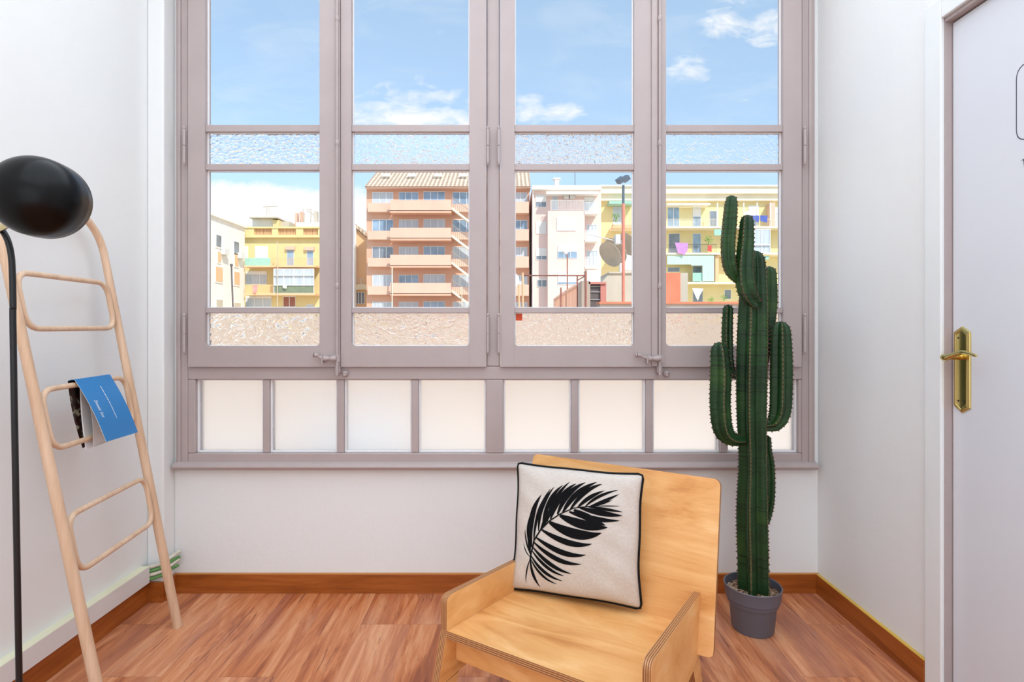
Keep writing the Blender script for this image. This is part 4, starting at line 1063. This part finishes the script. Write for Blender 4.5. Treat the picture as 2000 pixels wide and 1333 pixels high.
# white block, its flank towards us ------------------------------------------
xw = pX(478, 59); y_n, y_f = 46, 59; zt = pZ(446, 59)
r = thing('apartment_block', 'bright white apartment block flank with small windows at the left edge of the window view', 'building', (xw-5, 52, -9))
finish('wall', B((xw-9, xw, y_n, y_f, -9, zt)), E_white, r); finish('roof_edge', B((xw-9.1, xw+.25, y_n-.2, y_f, zt, zt+.25)), E_white, r)
def flank(px, Yq): return xw, Yq
for pxa, pxb, ya, yb, gl in ((421, 430, 460, 482, E_glassd), (456, 465, 473, 495, E_glassd), (424, 430, 492, 512, E_orange), (457, 464, 498, 520, E_orange), (420, 433, 522, 550, E_orange), (456, 466, 532, 556, E_orange), (421, 433, 586, 600, E_grey), (456, 468, 592, 606, E_grey)):
    Ya, Yb_ = xw*F/(pxa-CX), xw*F/(pxb-CX); za, zb_ = pZ(yb, (Ya+Yb_)/2), pZ(ya, (Ya+Yb_)/2)
    f_ = finish('window', B((xw, xw+.08, Ya-.1, Yb_+.1, za-.15, zb_+.1)), E_white, r); finish('pane', B((xw+.05, xw+.11, Ya, Yb_, za, zb_)), gl, f_)
for i, (px, py) in enumerate(((434, 492), (466, 500))):
    Yq = xw*F/(px-CX); tag(finish('air_conditioner', B((xw+.12, xw+.5, Yq-.45, Yq+.45, pZ(py, Yq)-.3, pZ(py, Yq)+.3)), E_ac), ['nearer', 'farther'][i]+' air conditioner box on the flank of the white block', 'air conditioner', 'air conditioners on the white block')

# orange gable house between the ochre and salmon blocks ----------------------
Y = 66; r = building('house', 'orange gabled house with sloping roof left of the salmon block', 'house', Y, 700)
bm = bmesh.new(); prism(bm, [P(688, 1000, Y), P(760, 1000, Y), P(760, 505, Y), P(695, 446, Y), P(688, 446, Y)], (0, 8, 0)); finish('wall', bm, E_orange, r)
bm = bmesh.new(); a, b2 = P(694, 444, Y-.4), P(762, 504, Y-.4); prism(bm, [a, b2, b2+Vector((0, 0, .4)), a+Vector((0, 0, .4))], (0, 8.8, 0)); finish('roof', bm, E_tiles, r)
part('white_gable_edge', E_white, r, (686, 440, 695, 600), Y=Y-.5, th=.6); window(r, 694, 571, 712, 594, Y, 3, E_glassd); part('string_course', E_cream, r, (690, 556, 720, 566), Y=Y-.4, th=.4); window(r, 699, 545, 711, 556, Y, 2, E_orange)

# things standing on the neighbouring roofs ------------------------------------
E_lamp = mat('grey_floodlight', (96, 108, 122), .5, var=.2, scale=9)
Y = 13.6
r = thing('floodlight', 'twin grey floodlight on a tall pole painted red below, in the third casement', 'floodlight', (pX(1217.5, Y), Y, -.35))
bm = bmesh.new(); x_ = pX(1217.5, Y); tube(bm, [(x_, Y, -.35), (x_, Y, pZ(398, Y))], .040, 12); finish('pole', bm, E_redrail, r, smooth=True, auto=.6)
bm = bmesh.new(); tube(bm, [(x_, Y, pZ(398, Y)), (x_, Y, pZ(362, Y))], .033, 12); finish('pole_top', bm, E_lamp, r, smooth=True, auto=.6)
for dx, dz, dy in ((-.085, .02, -.06), (.075, .09, .06)):
    M = Matrix.Translation((x_+dx, Y+dy, pZ(356, Y)+dz)) @ Matrix.Rotation(-.62, 4, 'Y') @ Matrix.Rotation(.35, 4, 'X')
    bm = bmesh.new(); box(bm, -.085, .085, -.10, .10, -.045, .075); bmesh.ops.transform(bm, matrix=M, verts=bm.verts); hd = finish('lamp_head', bm, E_lamp, r, bevel=.01)
    bm = bmesh.new(); box(bm, -.075, .075, -.09, .09, -.052, -.045); bmesh.ops.transform(bm, matrix=M, verts=bm.verts); finish('lens', bm, mat('floodlight_lens', (216, 210, 192), .3), hd)
r = thing('satellite_dish_cluster', 'cluster of taupe dish aerials and white tank behind the floodlight pole', 'dish aerials', (pX(1205, 15), 15, -.35))
def dish(px, py, Yq, rpx, az_, tilt, nm='dish'):
    R = rpx/F*Yq; M = Matrix.Translation(P(px, py, Yq)) @ Matrix.Rotation(az_, 4, 'Z') @ Matrix.Rotation(PI/2+tilt, 4, 'X')
    bm = bmesh.new(); lathe(bm, [(0, .0)]+[(R*k/8, .22*R*(k/8)**2) for k in range(1, 9)]+[(R*1.03, .22*R)]+[(R*k/8, .22*R*(k/8)**2-.025) for k in range(8, 0, -1)]+[(0, -.025)], 28, M)
    return finish(nm, bm, E_dish, r, smooth=True, auto=.5)
dish(1195, 495, 17.0, 26, -1.0, .55); dish(1206, 487, 17.4, 27, -1.12, .6); dish(1229, 475, 17.8, 24, -1.15, .5)
bm = bmesh.new(); tube(bm, [P(1212, 470, 17.9), Vector((pX(1212, 17.9), 17.9, -.35))], .05, 10); tube(bm, [P(1212, 510, 17.9), P(1198, 497, 17.2)], .03, 8); finish('mast', bm, E_ac, r)
bm = bmesh.new(); lathe(bm, [(0, 0), (.30, 0), (.32, .03), (.32, .95), (.30, 1.0), (0, 1.06)], 28, Matrix.Translation(P(1228, 531, 19))); finish('tank', bm, E_white, r, smooth=True, auto=.5)
bm = bmesh.new(); tube(bm, [P(1150, 458, 15.4), P(1207, 472, 15.4)], .015, 6); box(bm, pX(1203, 15.3), pX(1212, 15.3), 15.3, 15.5, pZ(476, 15.3), pZ(458, 15.3)); finish('receiver_arm', bm, E_ac, r)
Y = 14.5
r = thing('rooftop_shed', 'low grey rendered roof hut with slanted left edge behind the floodlight pole', 'shed', (pX(1215, Y), Y+.6, -.35))
bm = bmesh.new(); prism(bm, [(pX(1172, Y), Y, -.35), (pX(1300, Y), Y, -.35), P(1300, 533, Y), P(1191, 533, Y), P(1172, 556, Y)], (0, 1.6, 0)); finish('wall', bm, E_grey, r)
bm = bmesh.new(); fb(bm, 1189, 531.5, 1302, 534, Y-.05, 1.7); finish('roof_edge', bm, E_grey, r)
r = thing('rooftop_doorway', 'small roof hut with dark barred gate in a red frame', 'hut', (pX(1166, 12.5), 12.8, -.35))
Y = 12.5; bm = bmesh.new(); fb(bm, 1153, 556, 1176, 760, Y, .6); finish('gate_opening', bm, E_dk, r)
bm = bmesh.new(); fb(bm, 1150, 551, 1184, 555, Y-.1, .9); fb(bm, 1173, 555, 1184, 760, Y-.06, .7); finish('red_frame', bm, plaster('red_brick_render', (208, 136, 122)), r)
bm = bmesh.new()
for yy_ in (559, 570, 585): fb(bm, 1154, yy_, 1173, yy_+1.0, Y-.03, .02)
finish('gate_bars', bm, E_ac, r)
bm = bmesh.new(); fb(bm, 1136, 549, 1153, 760, Y-.1, .8); finish('side_wall', bm, E_beige, r)
tag(part('roof_cabinet', E_ac, None, (1146, 528, 1173, 551), Y=12.7, th=.5), 'white metal cabinet on top of the roof hut with the red frame', 'cabinet')
Y = 11.0
tag(finish('chimney_stack', B((pX(1296, Y), pX(1329, Y), Y, Y+.5, -.35, pZ(533, Y))), E_red), 'orange red painted chimney stack in the right casement', 'chimney')
tag(finish('chimney_stack', B((pX(1329.5, Y), pX(1344, Y), Y+.02, Y+.5, -.35, pZ(533, Y))), E_grey), 'beige rendered chimney stack beside the orange red one', 'chimney')
# rusty washing line frame, slatted fence and thin lamp
def post(px, ytop, Yq, lab, rr=.018, m_=None):
    bm = bmesh.new(); tube(bm, [(pX(px, Yq), Yq, -.35), P(px, ytop, Yq)], rr, 8); tag(finish('fence_post', bm, m_ or E_rust, smooth=True, auto=.6), lab, 'post', 'rusty posts of the roof fence')
post(1020.5, 534, 12, 'rusty post at the left end of the washing line bar'); post(1144, 530, 11.5, 'thickest rusty post at the right end of the washing line bar', .026)
post(1095.5, 562, 14, 'short rusty fence post, leftmost of the slatted fence', .022); post(1127.5, 539, 12.6, 'thin rusty fence post between the lamp and the thickest post')
bm = bmesh.new(); tube(bm, [P(1020.5, 538.5, 12), P(1144, 538.5, 11.5)], .016, 8); tube(bm, [P(1127.5, 548, 12.5), P(1144, 539, 11.5)], .012, 8); tag(finish('washing_line_bar', bm, E_rust, smooth=True), 'thin rusty horizontal bar joining the roof posts', 'bar')
bm = bmesh.new()
for k in range(19):
    s_ = k/18; Yq = 17-3.5*s_; px = 1083+51*s_; yt = 583-31*s_-2*math.sin(PI*s_)
    tube(bm, [(pX(px, Yq), Yq, -.35), P(px, yt, Yq)], .03, 5)
a, b2 = P(1083, 586, 17), P(1134, 556, 13.5); tube(bm, [a, b2], .03, 6)
tag(finish('slatted_fence', bm, E_salmon, smooth=False), 'slatted wooden roof fence rising to the right towards the hut', 'fence')
Y = 16
r = thing('lamp_post', 'thin lamp post with white lamp head in front of the pale rose house', 'lamp post', (pX(1108, Y), Y, -.35))
bm = bmesh.new(); tube(bm, [(pX(1108, Y), Y, -.35), P(1108, 497, Y)], .018, 8); finish('pole', bm, E_rust, r)
bm = bmesh.new(); M = Matrix.Translation(P(1104, 491, Y)) @ Matrix.Rotation(.7, 4, 'Y'); box(bm, -.09, .09, -.08, .08, -.05, .05); bmesh.ops.transform(bm, matrix=M, verts=bm.verts); finish('lamp_head', bm, E_white, r, bevel=.01)
Y = 20
bm = bmesh.new(); tube(bm, [P(456.5, 640, Y), P(452, 519, Y)], [.03, .03], 8); tube(bm, [P(452, 520, Y), P(452, 516, Y)], .055, 8); tag(finish('roof_pole', bm, E_dk), 'thin dark leaning pole in front of the white block', 'pole')
Y = 11.5
r = thing('parasol_base', 'pale bamboo poles with hanging white cloth at the left of the third casement', 'poles', (pX(1016, Y), Y, -.35))
for a, b2 in ((1015, 1013.5), (1022, 1021)):
    bm = bmesh.new(); tube(bm, [(pX(a, Y), Y, -.35), P(b2, 533 if a > 1016 else 556, Y)], .02, 8); finish('bamboo_pole', bm, E_orange, r)
bm = bmesh.new(); prism(bm, [P(1005, 532, Y-.1), P(1013, 540, Y-.1), P(1015, 552, Y-.1), P(1008, 560, Y-.1), P(1003, 556, Y-.1)], (0, .03, 0)); finish('cloth', bm, E_wcloth, r)
# a covered white cistern on the terrace, blurred by the frosted panes
cx_, cy_ = pX(705, 5.9), 5.9
r = thing('terrace_cistern', 'white lidded cistern with a blue grey base on the terrace, blurred behind the frosted panes', 'cistern', (cx_, cy_, -.35))
bm = bmesh.new(); lathe(bm, [(0, .22), (.52, .22), (.55, .24), (.55, .38), (.52, .41), (0, .44)], 32, Matrix.Translation((cx_, cy_, -.35))); finish('lid', bm, mat('bright_white_paint', (253, 253, 252), .6), r, smooth=True, auto=.5)
bm = bmesh.new(); lathe(bm, [(0, 0), (.50, 0), (.52, .22), (0, .22)], 32, Matrix.Translation((cx_, cy_, -.35))); finish('tub', bm, mat('blue_grey_plastic', (130, 152, 172), .5), r, smooth=True, auto=.5)
